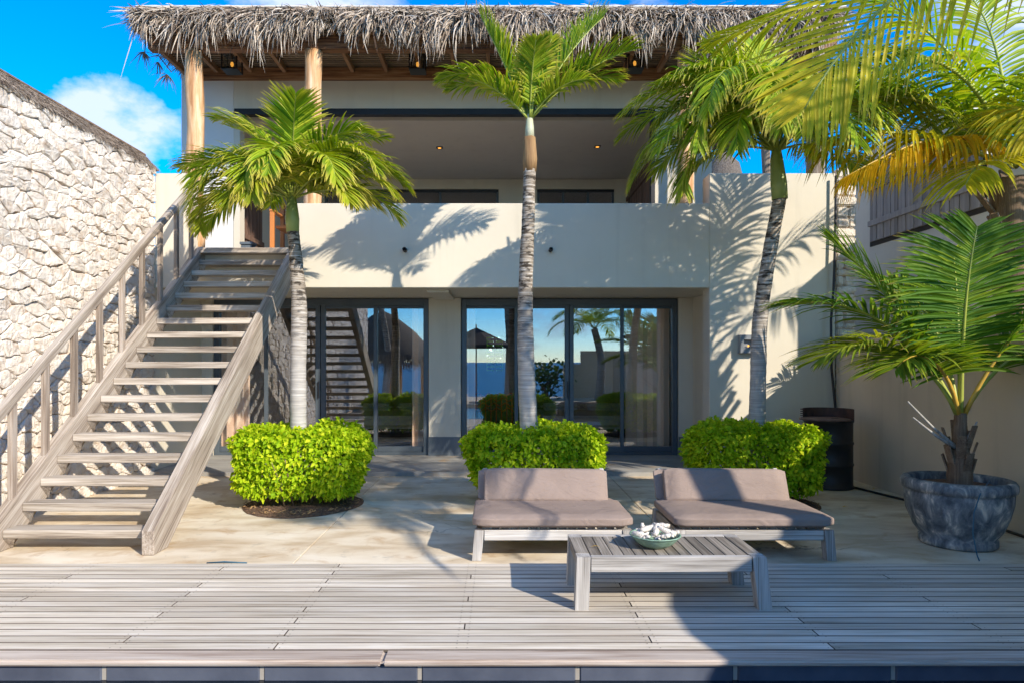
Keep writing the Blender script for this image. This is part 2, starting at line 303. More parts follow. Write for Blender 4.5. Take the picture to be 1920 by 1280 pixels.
M['drumlid'] = simple('rusty_lid', (0.17,0.10,0.075), (0.09,0.05,0.04), 0.7, scale=12)
M['rust'] = simple('rusty_steel', (0.10,0.045,0.03), (0.035,0.02,0.018), 0.7, scale=10)
M['hose'] = simple('blue_tube', (0.03,0.12,0.19), None, 0.5, bs=0)
M['curtain'] = simple('tan_curtain', (0.85,0.62,0.44), (0.78,0.55,0.38), 0.95, bs=0.1)
M['linen'] = simple('bed_linen', (0.55,0.46,0.38), (0.48,0.40,0.33), 0.95)
M['red'] = simple('red_cord', (0.75,0.05,0.02), None, 0.5, bs=0)
M['brownfab'] = simple('brown_canvas', (0.06,0.042,0.036), None, 0.9)
M['whitemetal'] = simple('white_cap', (0.72,0.70,0.66), None, 0.5, bs=0)
M['ground'] = simple('sandy_ground', (0.42,0.35,0.25), (0.33,0.28,0.2), 0.95)
def glass_mat():
    m, t, b = mat_base('tinted_glass'); t.nodes.remove(b)
    g = N(t, 'ShaderNodeBsdfGlossy'); g.inputs['Roughness'].default_value = 0.0; g.inputs['Color'].default_value = (0.82,0.86,0.92,1)
    tr = N(t, 'ShaderNodeBsdfTransparent'); tr.inputs[0].default_value = (1,1,1,1)
    ms = N(t, 'ShaderNodeMixShader'); ms.inputs[0].default_value = 0.19
    t.links.new(tr.outputs[0], ms.inputs[1]); t.links.new(g.outputs[0], ms.inputs[2]); t.links.new(ms.outputs[0], t.nodes['Material Output'].inputs[0]); return m
M['glass'] = glass_mat()
def lampglass():
    m, t, b = mat_base('lantern_glass'); t.nodes.remove(b)
    g = N(t, 'ShaderNodeBsdfGlossy'); g.inputs['Roughness'].default_value = 0.05; tr = N(t, 'ShaderNodeBsdfTransparent'); tr.inputs[0].default_value = (0.8,0.82,0.8,1)
    ms = N(t, 'ShaderNodeMixShader'); ms.inputs[0].default_value = 0.15
    t.links.new(tr.outputs[0], ms.inputs[1]); t.links.new(g.outputs[0], ms.inputs[2]); t.links.new(ms.outputs[0], t.nodes['Material Output'].inputs[0]); return m
M['lglass'] = lampglass()
def emit(name, c, s):
    m, t, b = mat_base(name); b.inputs['Emission Color'].default_value = (*c, 1); b.inputs['Emission Strength'].default_value = s; b.inputs['Base Color'].default_value = (*c, 1); return m
M['bulb'] = emit('warm_bulb', (1.0,0.42,0.06), 0.8)
def water_mat(name, col, sc, bs, rough=0.03):
    m, t, b = mat_base(name); b.inputs['Base Color'].default_value = (*col, 1); b.inputs['Roughness'].default_value = rough; b.inputs['IOR'].default_value = 1.33
    v = mapping(t, (1,2.5,1), True); bump(t, b, noise_n(t, v, sc, 4, 0.6, 0.3), bs, 0.05); return m
M['pool'] = water_mat('pool_water', (0.006,0.012,0.022), 6, 0.25)
M['sea'] = water_mat('sea_water', (0.008,0.055,0.13), 0.8, 0.9, 0.35)
# ---------------------------------------------------------------- ground & pool
XL, XR = -4.92, 4.85
def structure(o): o['kind'] = 'structure'; return o
g_b = [((-300,9.8,-0.30),(300,600,-0.26)), ((-300,-14,-0.30),(-7.0,9.8,-0.26)), ((7.5,-14,-0.30),(300,9.8,-0.26)), ((-7.0,-14,-0.30),(7.5,-3.4,-0.26)), ((-7.0,-3.4,-1.6),(7.5,9.8,-1.5))]
V, Fc = join_boxes(g_b); structure(pyobj('ground', V, Fc, M['ground']))
V, Fc = join_boxes([((-2500,-4500,-2.6),(2500,-14,-2.2))]); structure(pyobj('sea', V, Fc, M['sea']))
structure(pyobj('pool_water', [(-6.9,-3.2,-0.125),(7.4,-3.2,-0.125),(7.4,3.75,-0.125),(-6.9,3.75,-0.125)], [(0,1,2,3)], M['pool']))
structure(box('far_terrace', (-7,-9,-0.25), (7.5,-3.3,-0.02), M['patio']))
# pool edge tiles
pw = structure(bpy.data.objects.new('pool_edge', None)); link(pw, None, (0,3.80,-0.3))
box('grout_bed', (-7,3.708,-1.4), (7.5,3.9,-0.045), M['grout'], pw)
for k in range(-9, 10):
    x0 = (490-933)*3.7/F + 0.857*k
    box('pool_tile', (x0+0.007,3.70,-0.40), (x0+0.850,3.75,-0.035), M['tile'], pw, 0.012)
# patio slabs
pt = structure(bpy.data.objects.new('patio', None)); link(pt, None, (0,5.5,-0.2))
xs = [-6.0,-4.83,-1.63,1.57,4.77,5.2]; ys = [5.435, 9.9]
for i in range(len(xs)-1):
    for j in range(len(ys)-1):
        box('concrete_slab', (xs[i]+0.004, ys[j]+0.003, -0.2), (xs[i+1]-0.004, ys[j+1]-0.004, -0.004), M['patio'], pt, 0.003)
box('slab_joint', (-6,5.44,-0.2), (5.2,9.88,-0.022), M['soil'], pt)
# terrace step
st = structure(bpy.data.objects.new('terrace_step', None)); link(st, None, (0,9.6,-0.1))
box('step_slab', (XL,9.6,-0.1), (XR-0.0,11.5,0.05), M['step'], st, 0.006)
# deck
dk = structure(bpy.data.objects.new('wooden_deck', None)); link(dk, None, (0,4.5,-0.2))
M['boardside'] = simple('dark_board_edge', (0.13,0.105,0.085), (0.08,0.066,0.055), 1.0, bs=0); DECKM = [M['deck'], M['boardside']]  # board sides and bevels coloured dark so the gaps show as dark lines
rows = 17; y0, y1 = 3.80, 5.43; rh = (y1-y0)/rows
jA = [-5.4,-2.14,0.88,3.95]; jB = [-4.3,-1.25,1.88,6.0]
box('joist', (-6,3.8,-0.2), (4.85,5.42,-0.05), M['dark'], dk)
for r in range(rows):
    J = [-7.2]+[j for j in (jA if r % 2 else jB)]+[7.2]
    if r % 5 == 3: J = [-7.2,-3.2,-0.2,2.9,7.2]
    for a, b in zip(J[:-1], J[1:]):
        a = max(a, -6.0); b = min(b, 4.84)
        if b-a < 0.1: continue
        darken_sides(box('deck_board', (a+0.002, y0+r*rh+0.0035, -0.03), (b-0.002, y0+(r+1)*rh-0.0035, 0.0), DECKM, dk, 0.0025).data)
for a, b in ((-6.0,-0.62),(-0.62,4.84)):
    o = box('edge_board', (a+0.001,3.655,-0.032), (b-0.001,3.7955,0.002), M['edge'], dk, 0.012, seg=3)
# deck screws (tiny, joined)
SV = []; SF = []
for r in range(rows):
    for X in (-3.2,-2.14,-1.25,-0.2,0.88,1.88,2.9):
        for dx in (-0.03,0.03):
            for dy in (0.2,0.8):
                b = len(SV); cx, cy = X+dx, y0+(r+dy)*rh
                for k in range(6): SV.append((cx+0.0035*math.cos(k*math.pi/3), cy+0.0035*math.sin(k*math.pi/3), 0.003))
                SF.append(tuple(b+k for k in range(6)))
tag(pyobj('screw_head', SV, SF, M['dark'], dk), kind='stuff')
# ---------------------------------------------------------------- STONE WALL (left)
def chaikin(P):
    Q = []
    for i in range(len(P)):
        a = P[i]; b = P[(i+1) % len(P)]; Q.append(a*0.88+b*0.12); Q.append(a*0.5+b*0.5+Vector((random.uniform(-1,1),random.uniform(-1,1)))*(a-b).length*0.09); Q.append(a*0.12+b*0.88)
    return Q
def clip(poly, mid, nrm):
    res = []
    for i in range(len(poly)):
        a = poly[i]; b = poly[(i+1) % len(poly)]; da = (a-mid).dot(nrm); db = (b-mid).dot(nrm)
        if da <= 0: res.append(a)
        if (da < 0) != (db < 0): res.append(a+(b-a)*(da/(da-db)))
    return res
def stone_cells(u0, u1, v0, v1, rh, rw, seed=1, asp=1.6):
    rs = random.Random(seed); S = []; v = v0
    while v < v1+rh:
        u = u0-rw*rs.random(); hh = rh*rs.uniform(0.75,1.3)
        while u < u1+rw:
            w = rw*rs.choice((0.3,0.45,0.8,1.1,1.5,2.0)); 
            S.append(Vector((u+w/2, (v+hh/2+rs.uniform(-0.36,0.36)*rh)*asp))); u += w
        v += hh
    cells = []
    for i, s in enumerate(S):
        poly = [Vector((u0,v0*asp)), Vector((u1,v0*asp)), Vector((u1,v1*asp)), Vector((u0,v1*asp))]
        if not(u0-rw < s.x < u1+rw and v0*asp-rh*2 < s.y < v1*asp+rh*2): continue
        for q in S:
            d = q-s
            if q is s or d.length > rw*3.2: continue
            poly = clip(poly, s+d/2, d)
            if len(poly) < 3: break
        if len(poly) >= 3: cells.append([Vector((p.x, p.y/asp)) for p in poly])
    return cells
def stone_geo(cell, gap=0.003, hmax=0.036, rs=random):
    """returns centre(u,v), verts local (u,v,h), faces"""
    c = sum(cell, Vector((0,0)))/len(cell); A = 0
    for i in range(len(cell)): a = cell[i]-c; b = cell[(i+1) % len(cell)]-c; A += abs(a.x*b.y-a.y*b.x)/2
    if A < 0.0006: return None
    P = chaikin(cell); r = math.sqrt(A); tu, tv = rs.uniform(-0.10,0.10), rs.uniform(-0.12,0.10)
    P = [c+(p-c)*max(0.3, (1-gap*1.2/r)*rs.uniform(0.975,1.02)) for p in P]
    H = hmax*min(1.0, 0.45+r*2.2)*rs.uniform(0.55,1.3); V = []; Fc = []; n = len(P)
    for s, h in ((1.0,-0.02), (0.975,0.55*H), (0.86,0.92*H), (0.45,1.0*H)):
        for p in P:
            d = (p-c)*s; j = noise.noise(Vector((p.x*14, p.y*14, s*4)))*0.42*H+rs.uniform(-0.1,0.1)*H if s < 0.98 else 0
            V.append((d.x, d.y, max(h+j+(d.x*tu+d.y*tv if h > 0 else 0), -0.02)))
    V.append((0,0,H*rs.uniform(0.9,1.05)))
    for k in range(3):
        for i in range(n): Fc.append((k*n+i, k*n+(i+1) % n, (k+1)*n+(i+1) % n, (k+1)*n+i))
    for i in range(n): Fc.append((3*n+i, 3*n+(i+1) % n, 4*n))
    return c, V, Fc, A
sw = thing('stone_wall', (XL,7,0), 'tall whitewashed rubble stone wall beside the wooden stairs', 'wall')
cells = stone_cells(-3.0, 9.78, -0.02, 4.36, 0.128, 0.235, 5, 1.75)
lst = []
for cl in cells:
    g = stone_geo(cl)
    if g: lst.append(g)
def vis(g):
    c = g[0]; x = 933+XL*F/max(c.x, 0.1) if c.x > 0.2 else -9999
    return g[3]/max(c.x, 1)**2 if x > -12 else -1
lst.sort(key=lambda g: -vis(g))
BV = []; BF = []
for i, (c, Vl, Fl, A) in enumerate(lst):
    # map (u,v,h) -> x=+h, y=u, z=v
    Vm = [(v[2], v[0], v[1]) for v in Vl]
    if i < 300 and vis((c, 0, 0, A)) > 0:
        o = pyobj('stone', Vm, Fl, M['stone'], sw, (XL-0.005, c.x, c.y), False)
    else:
        b = len(BV); BV += [(XL-0.005+v[0], c.x+v[1], c.y+v[2]) for v in Vm]; BF += [tuple(b+k for k in f) for f in Fl]
if BV: tag(pyobj('small_stones', BV, BF, M['stone'], sw, (0,0,0), False), kind='stuff')
box('wall_core', (XL-0.45,-3,-0.1), (XL-0.016,9.78,4.28), M['mortar'], sw)
# ---------------------------------------------------------------- HOUSE
DF, DD, DB = 9.8, 11.35, 15.37           # front plane, door plane, loggia back
H = thing('house', (0,DD,0), 'beige two storey villa with thatched eaves and recessed glass doors', 'house')
ZC, ZF, ZP, ZT = 2.66, 3.20, 3.87, 4.30
PL = M['plaster']
box('parapet', (-3.0,DF,ZC), (3.04,DF+0.22,ZP), PL, H, 0.008)
box('floor_edge', (-4.36,DF+0.003,ZC+0.002), (-3.0,DF+0.22,ZF), PL, H, 0.004)
box('parapet', (-4.92,DF-0.003,ZC-0.004), (-4.36,DF+0.22,ZT), PL, H, 0.008)
box('floor_slab', (-5.2,DF+0.22,ZC), (4.85,15.6,ZC+0.5), PL, H)
box('balcony_floor', (-5.2,DF+0.222,ZC+0.5), (4.85,DD+0.05,ZF-0.002), M['step'], H)
box('front_wall', (3.04,DF-0.002,0.0), (XR-0.001,DF+0.33,ZT), PL, H, 0.008)
box('recess_wall', (3.25,DF+0.33,0.0), (3.5,DD,ZC-0.002), PL, H)
box('recess_wall', (XL-0.25,DF-0.02,0.0), (XL,DD,ZC-0.006), PL, H)
box('ceiling_beam', (-1.04,DF+0.225,ZC-0.045), (-0.72,DD-0.02,ZC+0.01), PL, H, 0.004)
sx = DD/F
def X(p): return (p-933)*sx
# door plane walls
Z0, ZD = 0.05, 2.645
box('door_wall', (XL,DD,Z0), (X(399),DD+0.25,ZC-0.003), PL, H)
box('pillar', (X(804),DD-0.03,Z0), (X(864),DD+0.25,ZC-0.003), PL, H, 0.004)
box('door_wall', (X(1272),DD,Z0), (3.25,DD+0.25,ZC-0.003), PL, H)
box('plinth', (X(804)-0.004,DD-0.036,0.052), (X(864)+0.004,DD-0.0305,0.36), M['plinth'], H)
box('plinth', (X(1272),DD-0.008,0.052), (3.246,DD-0.001,0.36), M['plinth'], H)
box('plinth', (XL+0.003,DD-0.008,0.052), (X(399),DD-0.001,0.36), M['plinth'], H)
box('plinth', (3.243,DF+0.34,0.052), (3.2495,DD-0.009,0.36), M['plinth'], H)
FR = M['frame']
def doors(xa, xb, mull, thick):
    d = tag(bpy.data.objects.new('sliding_door', None)); link(d, H, (X((xa+xb)/2), DD+0.05, Z0))
    a, b = X(xa), X(xb); y0, y1 = DD+0.02, DD+0.12
    box('frame', (a,y0,Z0), (a+0.085,y1,ZD), FR, d, 0.004); box('frame', (b-0.085,y0,Z0), (b,y1,ZD), FR, d, 0.004)
    box('frame', (a+0.085,y0,ZD-0.11), (b-0.085,y1,ZD), FR, d, 0.004); box('frame', (a+0.085,y0,Z0), (b-0.085,y1,Z0+0.05), FR, d, 0.004)
    prev = a+0.085; lo = Z0+0.05; hi = ZD-0.11
    for i, (m_, w) in enumerate(list(zip(mull, thick))+[(None, 0)]):
        nx = b-0.085 if m_ is None else X(m_)-w/2; q = 0.0 if i in (1, 2) else 0.035
        # sash with pane
        fr = 0.042; ya, yb = y0+0.01+q, y0+0.045+q
        sash = box('sash', (prev,ya,hi-0.05), (nx,yb,hi-0.001), FR, d, 0.003); box('sash', (prev,ya,lo+0.001), (nx,yb,lo+0.09), FR, d, 0.003)
        box('glass_pane', (prev+0.002,ya+0.014,lo+0.085), (nx-0.002,ya+0.020,hi-0.045), M['glass'], d)
        if m_ is not None:
            if w > 0.1:
                box('mullion', (nx,y0+0.004,lo), (nx+w/2-0.005,y1-0.01,hi), FR, d, 0.004); box('mullion', (nx+w/2+0.005,y0+0.004,lo), (nx+w,y1-0.01,hi), FR, d, 0.004)
                box('door_handle', (nx+w/2-0.035,y0-0.03,1.0), (nx+w/2-0.02,y0+0.002,1.28), M['black'], d, 0.003)
            else: box('mullion', (nx,y0+0.006,lo), (nx+w,y1-0.01,hi), FR, d, 0.004)
            prev = nx+w
    return d
doors(400, 803, (497,600,703), (0.06,0.17,0.06)); doors(865, 1271, (968,1067.5,1167), (0.06,0.15,0.06))
# ground floor room
RW = M['roomwall']
box('room_ceiling', (-5.0,DD+0.25,ZC-0.06), (3.3,16.6,ZC-0.002), RW, H); box('room_floor', (XL,DD+0.001,-0.05), (3.3,16.6,0.048), M['step'], H)
box('room_wall', (-5.2,DD+0.25,0), (-4.95,16.5,ZC-0.06), RW, H); box('room_wall', (3.2,DD+0.25,0), (3.4,16.5,ZC-0.06), RW, H)
wa, wb, wl, wh = -0.27, 0.13, 1.38, 2.2
for lo, hi in (((-5.0,16.4,0),(wa,16.6,ZC-0.06)), ((wb,16.4,0),(3.3,16.6,ZC-0.06)), ((wa,16.4,0),(wb,16.6,wl)), ((wa,16.4,wh),(wb,16.6,ZC-0.06))): box('room_wall', lo, hi, RW, H)
box('room_wall', (-1.0,DD+0.4,0), (-0.85,16.4,ZC-0.061), RW, H)
wn = tag(bpy.data.objects.new('louvred_window', None)); link(wn, H, (wa,16.42,wl))
for k in range(8):
    z = wl+0.06+k*0.10
    for (a, b) in ((wa+0.02,(wa+wb)/2-0.025), ((wa+wb)/2+0.025,wb-0.02)): beam('louvre', (a,16.44,z), (b,16.44,z), 0.075, 0.01, M['dark'], wn, 0.0).rotation_euler.rotate_axis('Y', R(30))
box('window_frame', ((wa+wb)/2-0.025,16.42,wl), ((wa+wb)/2+0.025,16.46,wh), M['dark'], wn)
def curtain(xa, xb, y, seed, amp=0.045, z1=2.56, pinch=None):
    rs = random.Random(seed); n = int((xb-xa)/0.012)+2; V = []; Fc = []; zz = [0.08,0.5,1.0,1.5,2.0,z1]
    ph = 0
    base = []
    for i in range(n):
        ph += rs.uniform(0.5,1.0)*0.55; base.append(ph)
    for z in zz:
        for i in range(n):
            f = i/(n-1); x = xa+(xb-xa)*f
            if pinch: x = xb-(xb-x)*(1-pinch*(1-z/z1)*0.0)
            V.append((x+0.01*math.sin(base[i]*2), y+amp*math.sin(base[i])*(0.7+0.3*math.sin(z*1.3+i*0.05)), z))
    for j in range(len(zz)-1):
        for i in range(n-1): Fc.append((j*n+i, j*n+i+1, (j+1)*n+i+1, (j+1)*n+i))
    return V, Fc
for (a, b, yy, lab) in ((412,470,11.53,'tan floor length curtain behind glass at the staircase'), (772,800,11.53,'tan curtain gathered beside the left glass doors right jamb'), (874,892,11.53,'thin tan curtain at the left jamb of the right glass doors'), (1172,1256,11.53,'wide tan pleated curtain behind the rightmost glass pane')):
    V, Fc = curtain(X(a)*yy/DD, X(b)*yy/DD, yy, a); o = pyobj('curtain', V, Fc, M['curtain'], None, (0,0,0), True); tag(o, lab, 'curtain', 'curtains behind the glass doors')
# bush behind the louvred window
bb = thing('garden_bush', (-0.1,17.6,0), 'sunlit bush glimpsed through the louvred window deep inside the room', 'bush')
rb = Ribs(); rs = random.Random(31)
for k in range(2600):
    c = Vector((-0.1+rs.gauss(0,0.7),17.6+rs.gauss(0,0.25),1.5+rs.gauss(0,0.6))); d = Vector((rs.uniform(-1,1),rs.uniform(-1,1),rs.uniform(-1,1))).normalized()
    rb.ribbon([c,c+d*0.07,c+d*0.15], 0.08, Vector((rs.uniform(-1,1),-1,0.5)), rs.random(), 0)
rb.build('foliage', M['hedge'], bb, (-0.1,17.6,1.0))['kind'] = 'stuff'
for k in range(4): tube('stem', [(-0.1,17.6,-0.2),(-0.1+0.2*k-0.3,17.6,1.6)], 0.02, M['brownfab'], bb, 5)
# beds
def bed(x0, x1, y0, y1, lab):
    t = thing('bed', ((x0+x1)/2,(y0+y1)/2,0.05), lab, 'bed', 'beds inside the rooms')
    box('bed_base', (x0,y0,0.10), (x1,y1,0.36), M['dark'], t, 0.02); box('mattress', (x0+0.02,y0+0.02,0.362), (x1-0.02,y1,0.60), M['linen'], t, 0.07, seg=3)
    box('pillow', (x0+0.15,y1-0.5,0.60), ((x0+x1)/2-0.05,y1-0.1,0.74), M['linen'], t, 0.06, seg=3); box('pillow', ((x0+x1)/2+0.05,y1-0.5,0.60), (x1-0.15,y1-0.1,0.74), M['linen'], t, 0.06, seg=3)
bed(0.75,2.75,12.6,14.6,'low bed with beige linen behind the right glass doors'); bed(-3.0,-1.3,12.6,14.6,'low bed with beige linen behind the left glass doors')
# red woven chair inside
rc = thing('lounge_chair', (-0.12,12.0,0.05), 'red woven cord chair glowing inside behind the right glass doors', 'chair')
CV = []; CF = []
def addt(pts, r, n=5):
    b = len(CV); v, f = tube_geo(pts, r, n); CV.extend(v); CF.extend([tuple(b+i for i in q) for q in f])
rs = random.Random(3)
for k in range(9):
    u = k/8; addt([(-0.38+0.76*u, 0.35+0.05*math.sin(u*3+j), 0.42+0.09*j) if j > 2 else (-0.38+0.76*u, -0.3+0.2*j, 0.42-0.02*j) for j in range(7)], 0.011)
for j in range(7):
    zz = 0.42+0.09*j if j > 2 else 0.42-0.02*j; yy = 0.35 if j > 2 else -0.3+0.2*j
    addt([(-0.4+0.8*i/16, yy+0.03*math.sin(i*2+j), zz+0.035*math.sin(i*1.57+j*1.5)) for i in range(17)], 0.011)
pyobj('woven_seat', CV, CF, M['red'], rc, (-0.12,12.0,0.05), True)
for a, b in ((-0.36,-0.28),(0.36,-0.28),(-0.36,0.36),(0.36,0.36)): tube('leg', [(-0.12+a,12.0+b,0.05),(-0.12+a*0.95,12.0+b*0.95,0.47)], 0.015, M['black'], rc)
# ---- upper floor
ZO = 5.70+0.0; 
fx0, fx1 = X(450), X(1228); zb = 6.25
box('upper_wall', (-5.26,DD,ZC), (X(438),DD+0.28,zb+0.2), M['plaster_w'], H, 0.006)
box('upper_wall', (X(438),DD+0.002,ZO+0.10), (3.56,DD+0.28,zb+0.2), PL, H)
box('upper_wall', (fx1,DD+0.001,ZF), (3.56,DD+0.28,ZO+0.098), PL, H)
box('window_frame', (X(440),DD-0.01,ZO+0.003), (fx1,DD+0.12,ZO+0.10), M['black'], H); box('window_frame', (fx1-0.065,DD-0.012,ZF), (fx1-0.002,DD+0.12,ZO), M['black'], H)
box('window_frame', (X(438)+0.001,DD-0.01,ZF), (X(450),DD+0.20,ZO), PL, H)
box('loggia_ceiling', (-5.0,DD+0.28,ZO+0.0), (3.3,DB+0.3,ZO+0.12), M['ceil'], H)
box('loggia_wall', (2.92,DD+0.28,ZF), (3.2,DB,ZO-0.001), PL, H); box('loggia_wall', (-5.1,DD+0.28,ZF), (-4.62,DB,ZO-0.001), PL, H)
box('loggia_floor', (-5.2,DD+0.05,ZC+0.5), (3.4,DB+0.3,ZF-0.002), M['step'], H)
sb = DB/F; oz = 5.48
def XB(p): return (p-933)*sb
for lo, hi in (((-4.65,DB,ZF),(-3.9,DB+0.2,oz)), ((-4.65,DB,oz),(3.0,DB+0.2,ZO-0.001)), ((XB(935),DB,ZF),(XB(1007),DB+0.2,oz)), ((XB(1152),DB,ZF),(3.0,DB+0.2,oz))): box('loggia_wall', lo, hi, PL, H)
for a, b in ((-3.9,XB(935)), (XB(1007),XB(1152))):
    d = tag(bpy.data.objects.new('rear_door', None)); link(d, H, ((a+b)/2,DB+0.1,ZF)); n = 3
    box('frame', (a+0.002,DB+0.04,oz-0.06), (b-0.002,DB+0.10,oz-0.002), M['black'], d); 
    for k in range(n+1): x = a+0.03+(b-a-0.06)*k/n; box('frame', (x-0.025,DB+0.05,ZF), (x+0.025,DB+0.10,oz-0.06), M['frame'], d)
    box('glass_pane', (a+0.01,DB+0.07,ZF), (b-0.01,DB+0.075,oz-0.06), M['glass'], d)
box('back_room', (-4.6,DB+2.4,ZF), (3.0,DB+2.5,ZO), M['dark'], H); box('back_room', (-4.6,DB+0.2,ZO-0.02), (3.0,DB+2.4,ZO), M['dark'], H)
# shutters left & right inside the loggia
def shutter(name, x, ya, yb, za, zb_, mat, parent, n, sgn):
    s = tag(bpy.data.objects.new(name, None)); link(s, parent, (x,(ya+yb)/2,za)); w = (yb-ya)/n
    for k in range(n): box('slat', (x-0.012*(1 if k % 2 else 1.6),ya+k*w+0.003,za), (x+0.012*(1 if k % 2 else 1.6),ya+(k+1)*w-0.003,zb_), mat, s, 0.003)
    for z in (za+0.25, zb_-0.3): box('rail', (min(x+sgn*0.02,x+sgn*0.05),ya,z), (max(x+sgn*0.02,x+sgn*0.05),yb,z+0.09), mat, s, 0.003)
    return s
shutter('shutter', -4.56, DD+0.45, 13.2, ZF+0.35, ZO-0.4, M['shutter'], H, 16, 1); shutter('shutter', 2.86, DD+0.6, DB-0.4, ZF+0.05, ZO-0.3, M['shutter'], H, 24, -1)
for (p, q) in ((824,277),(1120,275)):
    D = 4.1*F/(678-q); X0 = (p-933)*D/F
    t = thing('ceiling_spotlight', (X0,D,ZO), 'small recessed square spotlight in loggia ceiling, '+('left one' if p < 900 else 'right of the middle palm'), 'spotlight', 'loggia ceiling spotlights')
    box('spotlight_frame', (X0-0.06,D-0.06,ZO-0.012), (X0+0.06,D+0.06,ZO-0.001), M['black'], t); lathe('bulb', [(0.0,-0.016),(0.03,-0.016),(0.035,-0.012)], M['bulb'], t, (X0,D,ZO), 10)
# posts, beams, rafters
YP = 10.02
for p, rad in ((365,0.125),(587,0.125),(1284,0.12),(1437,0.06),(1528,0.125)):
    x0 = (p-933)*YP/F; pts = []; rr = []
    for k in range(14):
        z = ZF+(6.14-ZF)*k/13 if p < 1400 else 3.0+(6.14-3.0)*k/13
        pts.append((x0+0.012*math.sin(k*0.9+p),YP+0.01*math.cos(k*0.7),z)); rr.append(rad*(1+0.05*math.sin(k*1.3+p)))
    tube('post', pts, rr, M['log'] if p < 1400 else M['postwood'], H, 16)
box('eave_beam', (-5.1,YP-0.075,6.15), (4.95,YP+0.075,6.34), M['brownbeam'], H, 0.006)
box('wall_beam', (-5.05,DD-0.11,zb+0.01), (3.6,DD-0.003,zb+0.19), M['brownbeam'], H, 0.006)
xr = -5.19
while xr < 4.95:
    beam('rafter', (xr,9.78,6.405), (xr,DD+0.3 if xr > -5 and xr < 3.5 else DD+0.05,6.44 if False else 6.405), 0.06, 0.10, M['rafter'], H); xr += 0.56
for k in range(22): box('batten', (-5.22,9.80+k*0.078,6.457), (4.98,9.80+k*0.078+0.045,6.475), M['batten'], H, 0.0)
RT = 6.66
box('roof_core', (-5.20,9.80,6.478), (4.97,15.8,RT-0.06), M['thatchbase'], H)
box('roof_capping', (-5.16,9.72,RT-0.012), (4.97,10.1,RT+0.012), M['whitemetal'], H, 0.004)
rb = Ribs(); rs = random.Random(11)
def strand(p, d, L, w, curl=0.0, n=6, grav=1.0, rnd=None, nrm=None):
    pts = [p.copy()]; d = d.normalized(); step = L/(n-1); side = Vector((rs.uniform(-1,1), rs.uniform(-1,1), 0))
    for k in range(n-1):
        d = (d+Vector((0,0,-1))*grav*step*4+side*curl*step*5).normalized(); pts.append(pts[-1]+d*step)
    rb.ribbon(pts, w, nrm or Vector((rs.uniform(-0.6,0.6),-1,rs.uniform(-0.2,0.5))), rs.random() if rnd is None else rnd)
# shaggy eave, clumped
def clump(x): return 0.5+0.5*noise.noise(Vector((x*1.9,0.3,0)))+0.25*noise.noise(Vector((x*6.5,3.3,0)))
for lay, (cnt, z0, yb_, Lm) in enumerate(((2600,6.50,9.80,0.62), (2600,6.56,9.76,0.46), (2200,6.60,9.74,0.28))):
    for i in range(cnt):
        x = rs.uniform(-5.20,4.97); c = clump(x+lay*3.1); L = Lm*max(0.3,(0.25+1.15*c+0.03*x))*rs.uniform(0.5,1.2)
        sway = noise.noise(Vector((x*2.3+lay*7,5,1)))*1.6
        y = yb_+rs.uniform(-0.03,0.06)
        strand(Vector((x,y,z0+rs.uniform(-0.06,0.03))), Vector((sway+rs.uniform(-0.35,0.35),-rs.uniform(0.35,1.0),rs.uniform(-0.5,0.35))), L, rs.uniform(0.010,0.024), rs.uniform(-0.5,0.5), 6, rs.uniform(0.4,1.8), rnd=min(1,max(0,rs.gauss(0.5,0.36))))
# top mat strands lying along the edge
for i in range(2600):
    x = rs.uniform(-5.2,4.9); a = rs.choice((-1,1))*rs.uniform(0.4,1.0)
    strand(Vector((x,rs.uniform(9.70,9.78),rs.uniform(6.55,RT-0.015))), Vector((a,rs.uniform(-0.25,0.02),rs.uniform(-0.2,0.12))), rs.uniform(0.15,0.4), rs.uniform(0.008,0.018), 0.1, 4, 0.15, rnd=min(1,max(0,rs.gauss(0.5,0.25))))
for i in range(650):   # left gable fringe
    y = rs.uniform(9.75,11.6); strand(Vector((-5.19,y,6.5+rs.uniform(-0.04,0.1))), Vector((-rs.uniform(0.2,0.8),rs.uniform(-0.6,0.3),rs.uniform(-0.3,0.3))), rs.uniform(0.1,0.28), 0.013, 0.2, 5, 1.2, rnd=rs.random()*0.8)
# loose dry frond hanging from the left corner
for cx, cz, cnt in ((-5.22,6.2,22), (-5.0,6.05,16), (-4.86,5.86,18)):
    for k in range(cnt): strand(Vector((cx-0.05,10.15,cz)), Vector((rs.uniform(-0.9,0.7),0,rs.uniform(-1,0.15))), rs.uniform(0.12,0.33), 0.012, 0.3, 5, 1.2, rnd=0.02+0.25*rs.random())
strand(Vector((-5.18,9.8,6.42)), Vector((-0.2,-0.2,-1)), 0.95, 0.012, -0.12, 9, 0.4, rnd=0.6); strand(Vector((-5.1,9.8,6.45)), Vector((-1,-0.2,0.1)), 0.55, 0.012, 0.0, 7, 0.25, rnd=0.3)
tube('palm_stem', [(-5.2,10.1,6.42),(-5.25,10.14,6.1),(-5.05,10.15,6.15),(-4.85,10.15,5.9)], 0.008, M['fiber'], H, 5)
tag(rb.build('thatch', M['thatch'], H), kind='stuff')
# scuppers
for p in (760,1032):
    x0 = (p-933)*DF/F; lathe('drain_spout', [(0.022,0.0),(0.030,0.0),(0.030,0.12),(0.022,0.12),(0.022,0.0)], M['black'], H, (x0,DF-0.11,ZC+0.535), 14).rotation_euler = (R(-90),0,0)
# conduit on corner
tube('conduit', [px(1567,330,9.72),px(1566,440,9.72),px(1563,540,9.72),px(1558,600,9.70),px(1559,690,9.7),px(1566,760,9.72),px(1566,900,9.72)], 0.018, M['black'], H, 8)
